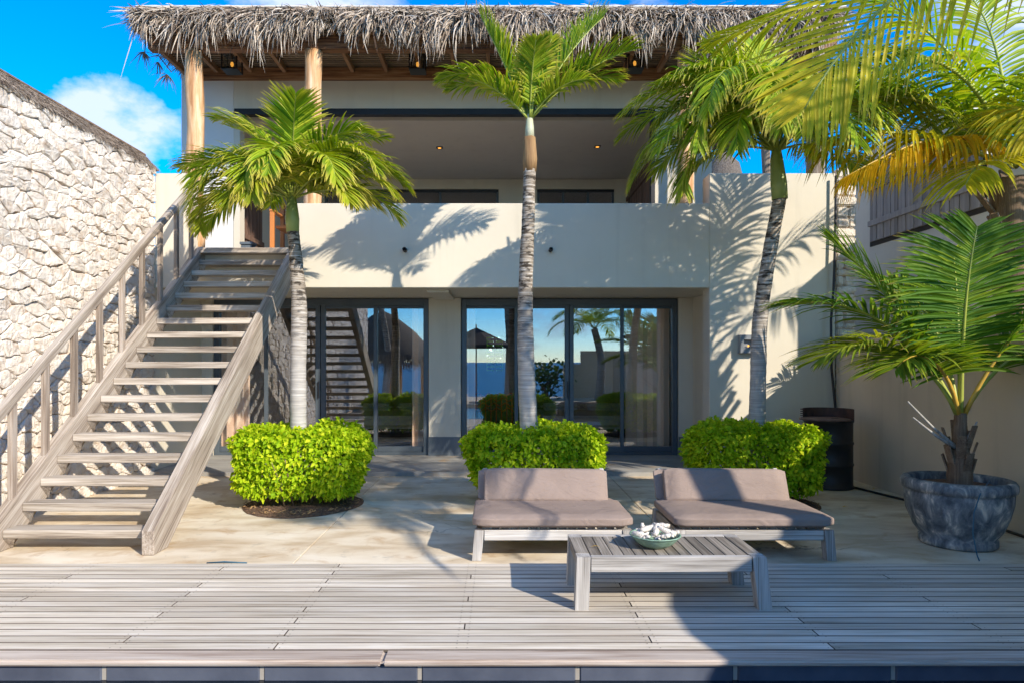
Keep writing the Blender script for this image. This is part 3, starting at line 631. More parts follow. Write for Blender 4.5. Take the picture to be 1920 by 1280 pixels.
# ---------------------------------------------------------------- thatch strip over stone wall
nr = thing('thatched_roof', (XL-0.6,7,4.28), 'weathered grey thatch edge running along the stone wall top', 'roof')
V = [(XL+0.01,-3,4.36),(XL+0.01,9.9,4.36),(XL-0.20,9.9,4.58),(XL-0.20,-3,4.58),(XL-1.5,9.9,4.50),(XL-1.5,-3,4.50),(XL-0.3,9.9,4.27),(XL-0.3,-3,4.27)]
pyobj('thatch_bed', V, [(0,1,2,3),(3,2,4,5),(1,0,7,6),(0,3,7),(1,6,2)], M['thatchbase'], nr)
box('roof_capping', (XL-0.24,-3,4.585), (XL-0.18,9.9,4.605), M['fiber'], nr)
rb = Ribs()
for i in range(9000):
    y = rs.uniform(4.5,9.9); f = rs.random(); strand(Vector((XL-0.20+0.22*f,y,4.595-0.23*f)), Vector((rs.uniform(0.3,1.1),rs.uniform(-0.9,0.9),rs.uniform(-1.1,-0.3))), rs.uniform(0.05,0.12), rs.uniform(0.006,0.013), 0.1, 3, 0.5, rnd=min(1,max(0,rs.gauss(0.38,0.2))), nrm=Vector((1,0,0.6)))
tag(rb.build('thatch', M['thatch'], nr), kind='stuff')
# ---------------------------------------------------------------- STAIRCASE
S = thing('staircase', (-3.56,5.66,0), 'open weathered timber staircase climbing beside the stone wall', 'staircase')
sl = 0.7475
def stringer(xa, xb):
    pr = [(5.66,-0.002),(5.66,0.20),(9.72,0.20+sl*4.06),(9.795,3.2),(9.795,2.92),(5.90,-0.002)]; V = [(xa,y,z) for y, z in pr]+[(xb,y,z) for y, z in pr]; n = len(pr)
    Fc = [tuple(range(n)), tuple(range(2*n-1,n-1,-1))]+[(i, i+n, (i+1) % n+n, (i+1) % n) for i in range(n)]
    c = Vector(((xa+xb)/2,7.7,1.6)); bm = bmesh.new(); vs = [bm.verts.new(Vector(v)-c) for v in V]
    for f in Fc: bm.faces.new([vs[i] for i in f])
    bmesh.ops.recalc_face_normals(bm, faces=bm.faces); bmesh.ops.bevel(bm, geom=bm.edges[:], offset=0.006, segments=1, affect='EDGES')
    # rotate mesh so grain follows the slope
    a = math.atan(sl); bmesh.ops.rotate(bm, verts=bm.verts, matrix=Matrix.Rotation(-a, 3, 'X'))
    me = bpy.data.meshes.new('stringer'); bm.to_mesh(me); bm.free(); finish(me, M['beamwood'], False); o = bpy.data.objects.new('stringer', me); o.rotation_euler = (a,0,0); link(o, S, c)
stringer(-4.285,-4.195); stringer(-2.955,-2.85)
for k in range(1, 18):
    z = 0.178*k; y = 5.78+0.2375*(k-1)
    box('tread', (-4.193,y,z-0.072), (-2.957,y+0.20,z), M['stairwood'], S, 0.006)
    V = [(-4.194,y+0.005,z-0.074),(-4.10,y+0.02,z-0.074),(-4.194,y+0.19,z-0.074),(-4.194,y+0.12,z-0.20)]
    pyobj('bracket', V, [(0,1,2),(0,3,1),(1,3,2),(0,2,3)], M['beamwood'], S)
box('landing_board', (-4.193,9.62,3.13), (-2.957,9.796,3.205), M['stairwood'], S, 0.005)
beam('handrail', (-4.24,5.35,0.80), (-4.24,9.62,4.14), 0.062, 0.085, M['beamwood'], S, 0.006)
for k in range(10):
    y = 5.70+0.435*k if k < 9 else 9.58
    y = 5.53+0.435*k if k else 5.70
    zt = 0.80+(y-5.35)*(4.14-0.80)/(9.62-5.35)-0.03
    if y < 9.7: box('baluster', (-4.262,y-0.035,max(0.02,0.20+sl*(y-5.66)-0.08)), (-4.218,y+0.035,zt), M['postwood'], S, 0.004)
# ---------------------------------------------------------------- RIGHT garden wall, quoin pier, neighbour
gw = thing('garden_wall', (XR,4,0), 'smooth tan rendered garden wall along the right side behind the pot', 'wall')
box('wall_body', (XR,-6,-0.2), (XR+0.18,9.79,1.90), M['plaster_r'], gw, 0.01)
qp = thing('stone_pier', (5.05,9.9,0), 'narrow pier of stacked cream stone blocks at the house corner', 'pier')
rs = random.Random(4); z = 0.0
box('pier_core', (4.875,9.84,0), (5.14,10.15,4.3), M['mortar'], qp)
while z < 4.3:
    h = rs.uniform(0.09,0.17); sp = rs.choice((0.3,0.38,0.0,0.62,0.0)) if rs.random() < 0.6 else 0
    segs = [(4.87,5.16)] if not sp else [(4.87,4.87+0.29*sp),(4.87+0.29*sp,5.16)]
    for a, b in segs: box('stone', (a+0.005,9.80+rs.uniform(-0.015,0.01),z+0.006), (b-0.005,10.0,z+h-0.006), M['stone'], qp, 0.018, rot=(0,rs.uniform(-0.04,0.04),0), seg=2)
    z += h
nb = thing('neighbour_house', (6.3,11,0), 'white neighbouring house wall with grey wooden shutters beyond the garden wall', 'house')
box('wall', (6.2,8.9,0), (6.5,15,5.1), M['plaster_w'], nb); box('wall', (6.2,7.95,0), (6.5,8.898,4.2), M['plaster_w'], nb)
box('wall', (6.21,7.7,0), (10,7.948,4.2), M['plaster_w'], nb)
shutter('shutter', 6.17, 8.7, 11.3, 3.57, 4.7, M['shuttergrey'], nb, 26, -1)
box('window_reveal', (6.188,8.65,3.5), (6.199,11.35,4.75), M['dark'], nb)
# far thatched roof seen between the leaves
fr_ = thing('thatched_roof', (6.6,19,4), 'small distant thatched roof glimpsed between palms right of the house', 'roof')
lathe('thatch_cone', [(0.6,5.6),(0.55,6.2),(0.4,6.8),(0.05,7.15)], M['thatchbase'], fr_, (5.95,18,0), 14)
# ---------------------------------------------------------------- PALMS
def bez(P, t):
    P = [p.copy() for p in P]
    while len(P) > 1: P = [P[i].lerp(P[i+1], t) for i in range(len(P)-1)]
    return P[0]
def frond(parent, pts, npairs, ll, mat, rmat, rad=0.012, lift=0.3, grav=0.9, yel=0.0, bare=0.16, w=0.028, spread=(70,28), hang=0.0, rnd0=0.5, seed=0, up=None, curl=0.0, jit=6):
    rs = random.Random(seed); n = len(pts); L = sum((pts[i+1]-pts[i]).length for i in range(n-1))
    r = [rad*(1-0.85*(i/(n-1))**0.9)+0.002 for i in range(n)]
    fo = tube('frond', pts, r, rmat, parent, 6); rb = Ribs(); base = pts[0]
    def at(f):
        q = f*(n-1); i = min(int(q), n-2); return pts[i].lerp(pts[i+1], q-i), (pts[min(i+1,n-1)]-pts[i]).normalized()
    refup = up or Vector((0,0,1))
    for k in range(npairs):
        f = bare+(1-bare)*(k+0.5)/npairs; p, t = at(f); g = (f-bare)/(1-bare)
        s = t.cross(refup)
        if s.length < 0.15: s = t.cross(Vector((0,-1,0.3)))
        s.normalize(); nn = s.cross(t).normalized()
        ang = R(spread[0]+(spread[1]-spread[0])*g**1.1); ln = ll*(0.42+0.58*math.sin(math.pi*min(1,(0.12+0.80*g))))*(1-0.45*max(0,g-0.8)/0.2)
        for sd_ in (-1,1):
            a = ang+R(rs.uniform(-jit,jit)); lf = lift+rs.uniform(-0.023,0.023)*jit
            side = s*sd_*math.cos(lf)+nn*math.sin(lf); d = (t*math.cos(a)+side*math.sin(a)).normalized()
            l = ln*rs.uniform(0.85,1.08); P = [p.copy()]; st_ = l/5; gg = grav*rs.uniform(0.6,1.4)
            cv = Vector((rs.uniform(-1,1),rs.uniform(-1,1),rs.uniform(-1,1)))*curl
            for j in range(5):
                d = (d+Vector((0,0,-1))*(gg*st_*(0.5+j*0.5)+hang*0.2)+cv*st_*j).normalized(); P.append(P[-1]+d*st_)
            y_ = min(1,max(0,yel+rs.uniform(-0.12,0.12))) if yel > 0 else max(0,rs.gauss(-0.12,0.16))
            rb.ribbon(P, w*rs.uniform(0.8,1.15), nn if abs(d.dot(nn)) < 0.9 else -t, min(1,max(0,rs.gauss(rnd0,0.24))), y_, prof=lambda f: (0.35+1.5*f if f < 0.3 else 0.86*(1-((f-0.3)/0.7)**2.0)+0.05), fold=0.35)
    o = rb.build('leaflets', mat, fo, base); o['kind'] = 'stuff'; return fo
def auto_pts(base, az, el, L, droop, n=12, side=0.0):
    p = Vector(base); P = [p.copy()]; a = R(az); st_ = L/(n-1)
    for k in range(n-1):
        f = k/(n-2); e = R(el-droop*f**1.25); aa = a+R(side)*f
        p = p+Vector((math.cos(aa)*math.cos(e), math.sin(aa)*math.cos(e), math.sin(e)))*st_; P.append(p.copy())
    return P
def palm(name, label, trunkpts, rads, crown, fr, matl, rmat, group=None, tm='trunk', **kw):
    base = Vector(trunkpts[0]); t = thing(name, base, label, 'palm tree', group)
    # smooth + ring trunk
    tp = [Vector(p) for p in trunkpts]; n = 60; 
    def cr(u):
        q = u*(len(tp)-1); i = min(int(q), len(tp)-2); f = q-i; a, b, c, d = tp[max(i-1,0)], tp[i], tp[i+1], tp[min(i+2,len(tp)-1)]
        return 0.5*((2*b)+(c-a)*f+(2*a-5*b+4*c-d)*f*f+(3*b-3*c+d-a)*f**3)
    pts = [cr(i/(n-1)) for i in range(n)]
    rr = [np.interp(i/(n-1), np.linspace(0,1,len(rads)), rads)*(1.0+0.035*(i % 2)+0.02*math.sin(i*0.7)) for i in range(n)]
    tube('trunk', pts, rr, M[tm], t, 14)
    for i, f in enumerate(fr):
        az, el, L, dr = f[:4]; o = dict(kw); 
        if len(f) > 4: o.update(f[4])
        sd_ = o.pop('side', 0.0); off = Vector((math.cos(R(az)),math.sin(R(az)),0))*0.03
        m = o.pop('mat', matl); rm = o.pop('rm', rmat); b0 = o.pop('base', None)
        frond(t, auto_pts((Vector(b0) if b0 else Vector(crown))+off, az, el, L, dr, side=sd_), o.pop('n', 38), o.pop('ll', 0.42), m, rm, seed=hash(name) % 1 + i*13+len(label), **o)
    return t
GP = 'slender palms rising from clipped square hedges'
# palm A
cA = px(547,372,7.75)
A = palm('palm_tree', 'leftmost short palm with drooping crown beside the staircase', [px(560,933,7.75),px(559,700,7.75),px(561,580,7.75),px(556,500,7.75),px(549,430,7.75)], [0.092,0.088,0.088,0.08,0.07,0.062], cA,
 [(95,80,1.35,25,{'lift':0.7,'grav':0.5,'side':40,'ll':0.30}),(-120,30,1.0,100,{'yel':0.3}),(200,15,1.1,70,{'yel':0.3}),(-40,30,1.15,90,{'yel':0.35}),(5,48,1.5,95),(182,62,1.45,125),(188,32,1.30,120,{'yel':0.25}),(8,62,1.5,115),(-14,36,1.35,85,{'yel':0.3}),(-88,70,1.25,150),(158,72,1.3,55,{'grav':0.5}),(28,66,1.45,62),
  (222,55,1.25,130),(-48,58,1.3,130,{'yel':0.2}),(62,48,1.3,90),(120,50,1.3,95),(255,60,1.15,140),(-5,20,1.0,60,{'yel':0.35}),(172,48,1.5,70),(-70,80,1.2,60,{'grav':0.5}),(215,35,1.3,110,{'yel':0.3}),(-25,62,1.45,120,{'yel':0.2}),(165,20,1.25,75),(20,28,1.35,80),(175,80,1.4,75),(-10,78,1.3,90),(-100,45,1.1,130,{'yel':0.35})], M['palm'], M['rachis'], GP, ll=0.46, n=52, w=0.036, grav=1.2)
tube('crownshaft', [px(549,435,7.75),px(548,410,7.75),px(547,370,7.75)], [0.070,0.078,0.05], M['shaft'], A, 14)
# palm B
cB = px(993,222,7.8)
B = palm('palm_tree', 'tallest middle palm with upswept crown in front of balcony', [px(998,925,7.8),px(987,700,7.8),px(985,560,7.8),px(990,420,7.8),px(993,318,7.8)], [0.105,0.100,0.092,0.082,0.076,0.07,0.068], cB,
 [(178,68,1.3,5,{'lift':0.5,'ll':0.42,'grav':1.2}),(186,60,1.2,85,{'ll':0.40,'grav':1.3}),(200,42,0.75,30,{'n':26,'ll':0.3}),(165,52,1.1,60,{'grav':1.3}),(12,54,1.25,60,{'grav':1.3}),(150,70,1.1,12,{'lift':0.6,'ll':0.34,'grav':0.3,'side':60}),(3,64,1.58,20,{'grav':0.7,'lift':0.7,'side':25,'ll':0.5}),(-8,46,1.38,32,{'grav':0.9,'lift':0.6}),(10,58,1.0,40,{'grav':0.9}),(-30,50,0.8,60,{'n':26,'ll':0.3}),
  (-85,76,0.85,50,{'ll':0.3}),(110,72,0.8,50,{'ll':0.3}),(45,72,0.95,35,{'ll':0.34}),(-60,76,0.85,35,{'ll':0.3})], M['palm'], M['rachis'], GP, ll=0.44, n=52, w=0.036)
tube('dry_sheath', [px(993,322,7.8),px(993,300,7.8),px(993,258,7.8)], [0.072,0.082,0.072], M['drysheath'], B, 12, rnd=0.12)
tube('crownshaft', [px(993,262,7.8),px(993,240,7.8),px(993,215,7.8)], [0.055,0.05,0.03], M['palesheath'], B, 12)
# palm C
cC = px(1455,282,7.8)
C_ = palm('palm_tree', 'rightmost slim palm leaning right with dense crown by wall lamp', [px(1417,925,7.8),px(1421,720,7.8),px(1425,600,7.8),px(1442,480,7.8),px(1462,372,7.8)], [0.092,0.09,0.085,0.08,0.076,0.072], cC,
 [(180,66,1.75,125),(176,40,1.85,105),(192,24,1.5,110),(150,78,1.65,60,{'grav':0.5}),(100,86,1.55,30,{'grav':0.4}),(200,55,1.7,75),(228,48,1.5,135),(-95,66,1.3,160),(-60,50,1.5,120),(5,62,1.75,95),(-8,34,1.6,70),
  (20,74,1.6,60),(60,60,1.5,80),(-30,60,1.7,110),(210,72,1.6,95),(240,70,1.5,130),(170,82,1.5,50,{'grav':0.5}),(10,20,1.25,75),(225,62,2.1,135,{'grav':2.2,'ll':0.6}),(185,56,2.1,100,{'ll':0.6}),(172,30,1.9,95),(95,70,1.6,60),(130,72,1.7,60),(-5,68,1.9,70),(15,45,1.8,60),(214,58,1.95,150,{'grav':2.0}),(250,66,1.9,165,{'grav':2.0}),(182,10,1.3,80),(205,35,1.9,95),(165,50,2.0,90),(-75,35,1.5,110),(-35,40,1.9,90),(0,78,1.8,60),(140,40,1.7,90),(196,68,1.9,105),(-20,50,1.9,110)], M['palm'], M['rachis'], GP, ll=0.55, n=54, w=0.036, rnd0=0.55, grav=1.5)
tube('crownshaft', [px(1462,374,7.8),px(1460,345,7.8),px(1456,300,7.8),px(1455,270,7.8)], [0.088,0.09,0.07,0.04], M['shaft'], C_, 14)
# palm E: coconut behind garden wall
cE = Vector((5.35,7.1,3.62)); YE = {'yel':0.85,'rm':M['rachis'],'rnd0':0.7}
E = palm('coconut_palm', 'coconut palm with orange yellow fronds behind the right garden wall', [(5.45,7.2,-0.25),(5.5,7.2,1.2),(5.4,7.15,2.4),(5.35,7.1,3.5)], [0.16,0.14,0.15,0.19,0.2], cE,
 [(186,22,2.3,40,dict(YE,yel=0.4,hang=0.9,n=52)),(176,48,2.5,62,{'hang':0.4,'n':52}),(150,62,2.6,60,{'n':48}),(80,86,2.6,40,{'n':48}),(-95,70,1.6,100,{'n':40}),(5,50,2.4,80),(30,70,2.4,60),(200,66,2.2,95,{'hang':0.5,'n':48}),
  (120,74,2.4,50),(-120,52,1.5,120,{'yel':0.4,'n':36}),(215,5,1.2,50,dict(YE,yel=0.35,n=36)),(-60,40,2.0,90),(168,74,2.4,40,{'n':44}),(-40,68,2.2,50)], M['coco'], M['rachis'], None, 'fiber', ll=0.72, w=0.044, rad=0.028, lift=0.15, rnd0=0.55)
rs = random.Random(21)
for k in range(22):
    a = rs.uniform(0,6.28); z = 2.5+k*0.05; p0 = Vector((5.38+0.17*math.cos(a),7.12+0.17*math.sin(a),z)); p1 = p0+Vector((0.24*math.cos(a),0.24*math.sin(a),0.3)); beam('leaf_base', p0, p1, 0.11*rs.uniform(0.6,1), 0.03, M['fiber'], E, 0.006)
# palm F: overhanging foreground palm, trunk right of the frame
cF = Vector((5.35,2.3,4.75))
Fp = palm('coconut_palm', 'overhanging coconut palm whose big frond hangs across the top right corner', [(5.9,1.6,-0.2),(5.9,1.7,2.0),(5.6,2.1,3.6),(5.35,2.3,4.6)], [0.2,0.16,0.14,0.15,0.17], cF,
 [(125,50,2.5,80,{'hang':0.4}),(180,40,2.4,75),(215,35,2.5,80),(260,40,2.4,80),(-60,45,2.4,70),(0,40,2.5,70),(40,50,2.6,70),(75,60,2.4,60),(160,72,2.2,60),(-120,70,2.2,60),(246,34,2.6,55),(232,26,2.5,45),(-95,30,2.4,50),(222,14,2.2,40)], M['coco'], M['rachis'], None, 'fiber', ll=0.75, n=44, w=0.036, rad=0.026, lift=0.1)
def hand_frond(t, ctrl, n, ll, seed, **kw):
    P = [bez([Vector(c) for c in ctrl], i/13) for i in range(14)]; return frond(t, P, n, ll, kw.pop('mat', M['coco']), kw.pop('rm', M['rachis']), seed=seed, **kw)
hand_frond(Fp, [cF, (4.9,3.3,5.15), (3.2,4.35,4.75), px(1640,-15,4.4), px(1560,110,4.35), px(1508,205,4.3)], 54, 0.86, 77, jit=1.8, w=0.032, rad=0.024, lift=0.08, grav=0.12, hang=0.01, yel=0.38, rnd0=0.85, spread=(62,22), up=Vector((0,-1,0.25)), bare=0.12)
hand_frond(Fp, [cF, (4.9,2.1,4.9), (4.2,1.9,4.0), (3.7,1.8,2.9)], 40, 0.7, 79, w=0.036, rad=0.022, grav=0.8)
hand_frond(Fp, [cF, (4.7,1.6,4.8), (4.0,1.2,4.2), (3.5,1.0,3.2)], 40, 0.7, 80, w=0.036, rad=0.022, grav=0.8)
hand_frond(Fp, [cF, (4.9,3.6,5.4), (3.9,5.0,5.2), px(1560,40,5.9), px(1440,30,6.1), px(1330,80,6.2)], 60, 0.7, 78, w=0.038, rad=0.022, lift=0.0, grav=0.8, yel=0.2, rnd0=0.75)
hand_frond(E, [cE, px(1825,215,7.0), px(1710,262,6.8), px(1580,335,6.7)], 60, 0.72, 91, rm=M['rachisorange'], w=0.042, rad=0.026, lift=0.05, grav=1.4, hang=0.8, yel=0.9, rnd0=0.7)
# potted palm
PX, PY = 4.06, 6.03
pot = thing('plant_pot', (PX,PY,0), 'large dark carved stone pot with chalky stains at the right wall', 'pot')
def pot_fn(r, z, a): return r+(0.010*max(0, math.sin(a*9+z*14))*math.sin(min(1,max(0,(z-0.08)/0.36))*math.pi) if r > 0.2 and z < 0.46 and r > 0.25 else 0)
def pot_mat():
    m, t, b = mat_base('weathered_pot'); v = mapping(t, (1,1,0.5), True); n = noise_n(t, v, 9, 8, 0.65, 0.6); c = ramp(t, n, [(0.36,(0.06,0.07,0.08)), (0.5,(0.15,0.165,0.175)), (0.58,(0.28,0.28,0.265)), (0.66,(0.60,0.52,0.42))])
    t.links.new(c, b.inputs['Base Color']); b.inputs['Roughness'].default_value = 0.8; bump(t, b, noise_n(t, v, 14, 6, 0.6, 1.0), 0.6, 0.02); return m
M['pot'] = pot_mat()
prof = [(0.20,0.0),(0.285,0.0),(0.30,0.015),(0.30,0.06),(0.285,0.075),(0.335,0.15),(0.385,0.28),(0.41,0.38),(0.415,0.46),(0.41,0.475),(0.43,0.485),(0.44,0.51),(0.438,0.55),(0.42,0.575),(0.385,0.58),(0.36,0.565),(0.35,0.50),(0.34,0.40)]
lathe('pot_body', prof, M['pot'], pot, (PX,PY,0), 72, True, pot_fn)
lathe('soil', [(0.0,0.53),(0.2,0.525),(0.352,0.51)], M['soil'], pot, (PX,PY,0), 24)
cD = Vector((4.09,PY,1.14))
DP = palm('coconut_palm', 'young green coconut palm growing in the carved pot', [(PX+0.02,PY,0.5),(PX+0.02,PY,0.7),(4.08,PY,0.9),(4.09,PY,1.15)], [0.105,0.09,0.06,0.045], cD,
 [(-25,68,1.6,32,{'rm':M['rachisorange']}),(176,66,1.95,74,{'n':60}),(190,58,1.6,85,{'yel':0.3}),(158,68,1.9,22,{'grav':0.4}),(60,80,1.8,40),(15,52,1.5,65),(-150,66,1.2,95,{'yel':0.15,'rm':M['rachisorange']}),(100,80,1.6,50)],
 M['potpalm'], M['rachis'], None, 'fiber', ll=0.66, n=60, w=0.034, rad=0.020, lift=0.15, bare=0.34, grav=0.5)
hand_frond(DP, [cD, px(1803,650,5.95), px(1808,540,5.7), px(1832,425,5.65)], 66, 0.80, 5, mat=M['potpalm'], w=0.036, rad=0.022, lift=0.05, grav=0.35, spread=(88,52), up=Vector((0,-1,0.15)), bare=0.22, rnd0=0.3)
for p in (px(1702,752,5.9),px(1712,782,5.85),px(1832,790,5.95)): tube('dry_stalk', [(4.07,PY-0.03,0.82),tuple((Vector((4.07,PY,0.85))+p)/2-Vector((0,0,0.03))),tuple(p)], [0.018,0.012,0.006], M['furnz'], DP, 6)
for k in range(12):
    a = k*2.4; p0 = Vector((PX+0.02+0.07*math.cos(a),PY+0.07*math.sin(a),0.55+0.03*k)); beam('leaf_base', p0, p0+Vector((0.06*math.cos(a),0.06*math.sin(a),0.2)), 0.07, 0.014, M['fiber'], DP, 0.003)
# low palm beyond wall
palm('palm_tree', 'low yellow green palm seen just over the garden wall beside the stone pier', [(5.6,9.0,-0.2),(5.6,9.0,0.6),(5.6,9.0,1.3)], [0.1,0.08,0.08], (5.6,9.0,1.3), [(180,70,1.2,80),(200,50,1.1,80),(150,60,1.3,70),(90,80,1.3,40),(230,60,1.1,90),(120,45,1.2,60),(0,60,1.2,80),(-60,60,1.2,80)], M['coco'], M['rachis'], None, ll=0.45, n=34, w=0.03, rnd0=0.8)
# ---------------------------------------------------------------- HEDGES
def hedge(cx, cy, wx, wy, h, label, seed, rot=0.0, n=14500):
    t = thing('hedge', (cx,cy,0), label, 'hedge', 'clipped square hedges around the palm trunks'); rs = np.random.RandomState(seed); rb = Ribs()
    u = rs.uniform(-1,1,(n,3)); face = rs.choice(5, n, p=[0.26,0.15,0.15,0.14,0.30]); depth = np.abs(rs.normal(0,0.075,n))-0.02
    for i in range(n):
        a, b, c = u[i]; f = face[i]
        if f == 0: q = Vector((a,-1,b)); nn = Vector((0,-1,0.25))
        elif f == 1: q = Vector((1,a,b)); nn = Vector((1,0,0.25))
        elif f == 2: q = Vector((-1,a,b)); nn = Vector((-1,0,0.25))
        elif f == 3: q = Vector((a,1,b)); nn = Vector((0,1,0.25))
        else: q = Vector((a,b,1)); nn = Vector((0,0,1))
        # superellipsoid rounding
        pw_ = 5.5; k = (abs(q.x)**pw_+abs(q.y)**pw_+abs(q.z)**pw_)**(1/pw_); q = q/k
        taper = 1.0-0.13*(1-q.z)/2*(1 if q.z < 0 else 0.5)
        p = Vector((q.x*wx/2*taper, q.y*wy/2*taper, 0.09+(q.z+1)/2*(h-0.09)))
        bump_ = noise.noise(Vector((p.x*3+seed,p.y*3,p.z*3)))*0.07+noise.noise(Vector((p.x*9+seed,p.y*9,p.z*9)))*0.05
        p += nn.normalized()*(bump_-depth[i]); 
        hole = noise.noise(Vector((p.x*7,p.y*7+seed,p.z*7)))
        if hole < -0.38 and depth[i] < 0.04: continue
        if q.z < -0.75 and noise.noise(Vector((p.x*6,p.y*6,seed))) > 0.0: continue
        d = (nn*0.8+Vector(rs.uniform(-1,1,3))*1.1+Vector((0,0,-0.25))).normalized(); up = (nn+Vector(rs.uniform(-1,1,3))*0.6).normalized()
        L = rs.uniform(0.036,0.068); P = [p, p+d*L*0.5, p+d*L+Vector((0,0,-0.012))]
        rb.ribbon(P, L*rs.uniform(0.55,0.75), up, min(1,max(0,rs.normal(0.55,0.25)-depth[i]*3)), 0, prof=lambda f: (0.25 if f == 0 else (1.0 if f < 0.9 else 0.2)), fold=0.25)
    for v in rb.V: pass
    o = rb.build('foliage', M['hedge'], t); o['kind'] = 'stuff'
    # move to place
    o.location = (0,0,0); tt = random.Random(seed)
    for k in range(26):
        a = tt.uniform(0,6.28); r0 = tt.uniform(0.05,0.35); p0 = Vector((cx+r0*math.cos(a)*wx,cy+r0*math.sin(a)*wy,0)); p1 = p0+Vector((0.25*math.cos(a),0.25*math.sin(a),h*tt.uniform(0.5,0.85)))
        tube('stem', [p0,(p0+p1)/2+Vector((tt.uniform(-.04,.04),tt.uniform(-.04,.04),0)),p1], [0.010,0.007,0.004], M['fiber'], t, 5)
    return t
def soil(cx, cy, r, seed):
    rs = random.Random(seed); V = []; Fc = []; n = 40
    for j, (f, z) in enumerate(((1.0,0.001),(0.93,0.006),(0.75,0.015),(0.4,0.03))):
        for k in range(n):
            a = 2*math.pi*k/n; rr = r*f*(1+0.025*math.sin(3*a+seed)+rs.uniform(-0.01,0.01)); V.append((rr*math.cos(a),rr*math.sin(a),z+rs.uniform(0,0.008)*(j > 0)))
    for j in range(3):
        for k in range(n): Fc.append((j*n+k,j*n+(k+1) % n,(j+1)*n+(k+1) % n,(j+1)*n+k))
    Fc.append(tuple(3*n+k for k in range(n))); s = structure(pyobj('planting_bed', V, Fc, M['soil'], None, (cx,cy,0), False))
    V = []; Fc = []
    for k in range(300):
        a = rs.uniform(0,6.28); q = r*math.sqrt(rs.uniform(0.45,1.0)); x, y = q*math.cos(a), q*math.sin(a); L = rs.uniform(0.015,0.05); b_ = rs.uniform(0,6.28); dx, dy = L*math.cos(b_), L*math.sin(b_); w = 0.3; b = len(V)
        V += [(x,y,0.02),(x+dx,y+dy,0.03),(x+dx-dy*w,y+dy+dx*w,0.035),(x-dy*w,y+dx*w,0.022)]; Fc.append((b,b+1,b+2,b+3))
    tag(pyobj('bark_chips', V, Fc, M['drysheath'], s, (cx,cy,0)), kind='stuff')
hcx = [(px(569,0,7.75).x,7.75),(px(1004,0,7.85).x,7.85),(px(1410,0,7.85).x,7.85)]
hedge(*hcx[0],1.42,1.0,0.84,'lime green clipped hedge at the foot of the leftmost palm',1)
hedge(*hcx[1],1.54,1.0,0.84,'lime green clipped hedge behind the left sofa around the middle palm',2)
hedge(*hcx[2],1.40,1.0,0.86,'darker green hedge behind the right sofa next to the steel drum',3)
for i, (a, b) in enumerate(hcx): soil(a+0.02,b-0.08,0.66,i)
# ---------------------------------------------------------------- SOFAS
def cushion(name, c, s, mat, parent, rot=None, seed=0, puff=0.25):
    bm = bmesh.new(); bmesh.ops.create_cube(bm, size=2.0); bmesh.ops.subdivide_edges(bm, edges=bm.edges[:], cuts=15, use_grid_fill=True)
    for v in bm.verts:
        x, y, z = v.co; k = (abs(x)**26+abs(y)**22+abs(z)**7)**(1/11.0); k = max(k, 1e-4); q = Vector((x,y,z))/(k if k > 1 else 1)
        ed = max(abs(x),abs(y)); th = 1-puff*max(0,(ed-0.75)/0.25)**3; q.z *= th
        w = noise.noise(Vector((x*2.5*s[0]+seed,y*3.5*s[1],z)))*0.05+noise.noise(Vector((x*9*s[0]+seed,y*2,z)))*0.02*ed
        v.co = Vector((q.x*s[0]/2, q.y*s[1]/2, q.z*s[2]/2*(1+w*1.6)+w*0.02))
    me = bpy.data.meshes.new(name); bm.to_mesh(me); bm.free(); finish(me, mat, True); o = bpy.data.objects.new(name, me)
    if rot: o.rotation_euler = rot
    link(o, parent, c)
    pts = []; sw_, sh = s[0]/2*0.985, s[1]/2*0.985
    for k in range(49):
        a = 2*math.pi*k/48; ca, sa = math.cos(a), math.sin(a); q = (abs(ca)**12+abs(sa)**12)**(1/12.0); pts.append(Vector((ca/q*sw_, sa/q*sh, s[2]*0.18)))
    V, Fc = tube_geo(pts, 0.004, 5, False); pp = pyobj('piping', V, Fc, mat, None, (0,0,0), True); COL.objects.unlink(pp); COL.objects.link(pp); pp.parent = o; pp.location = (0,0,0)
    return o
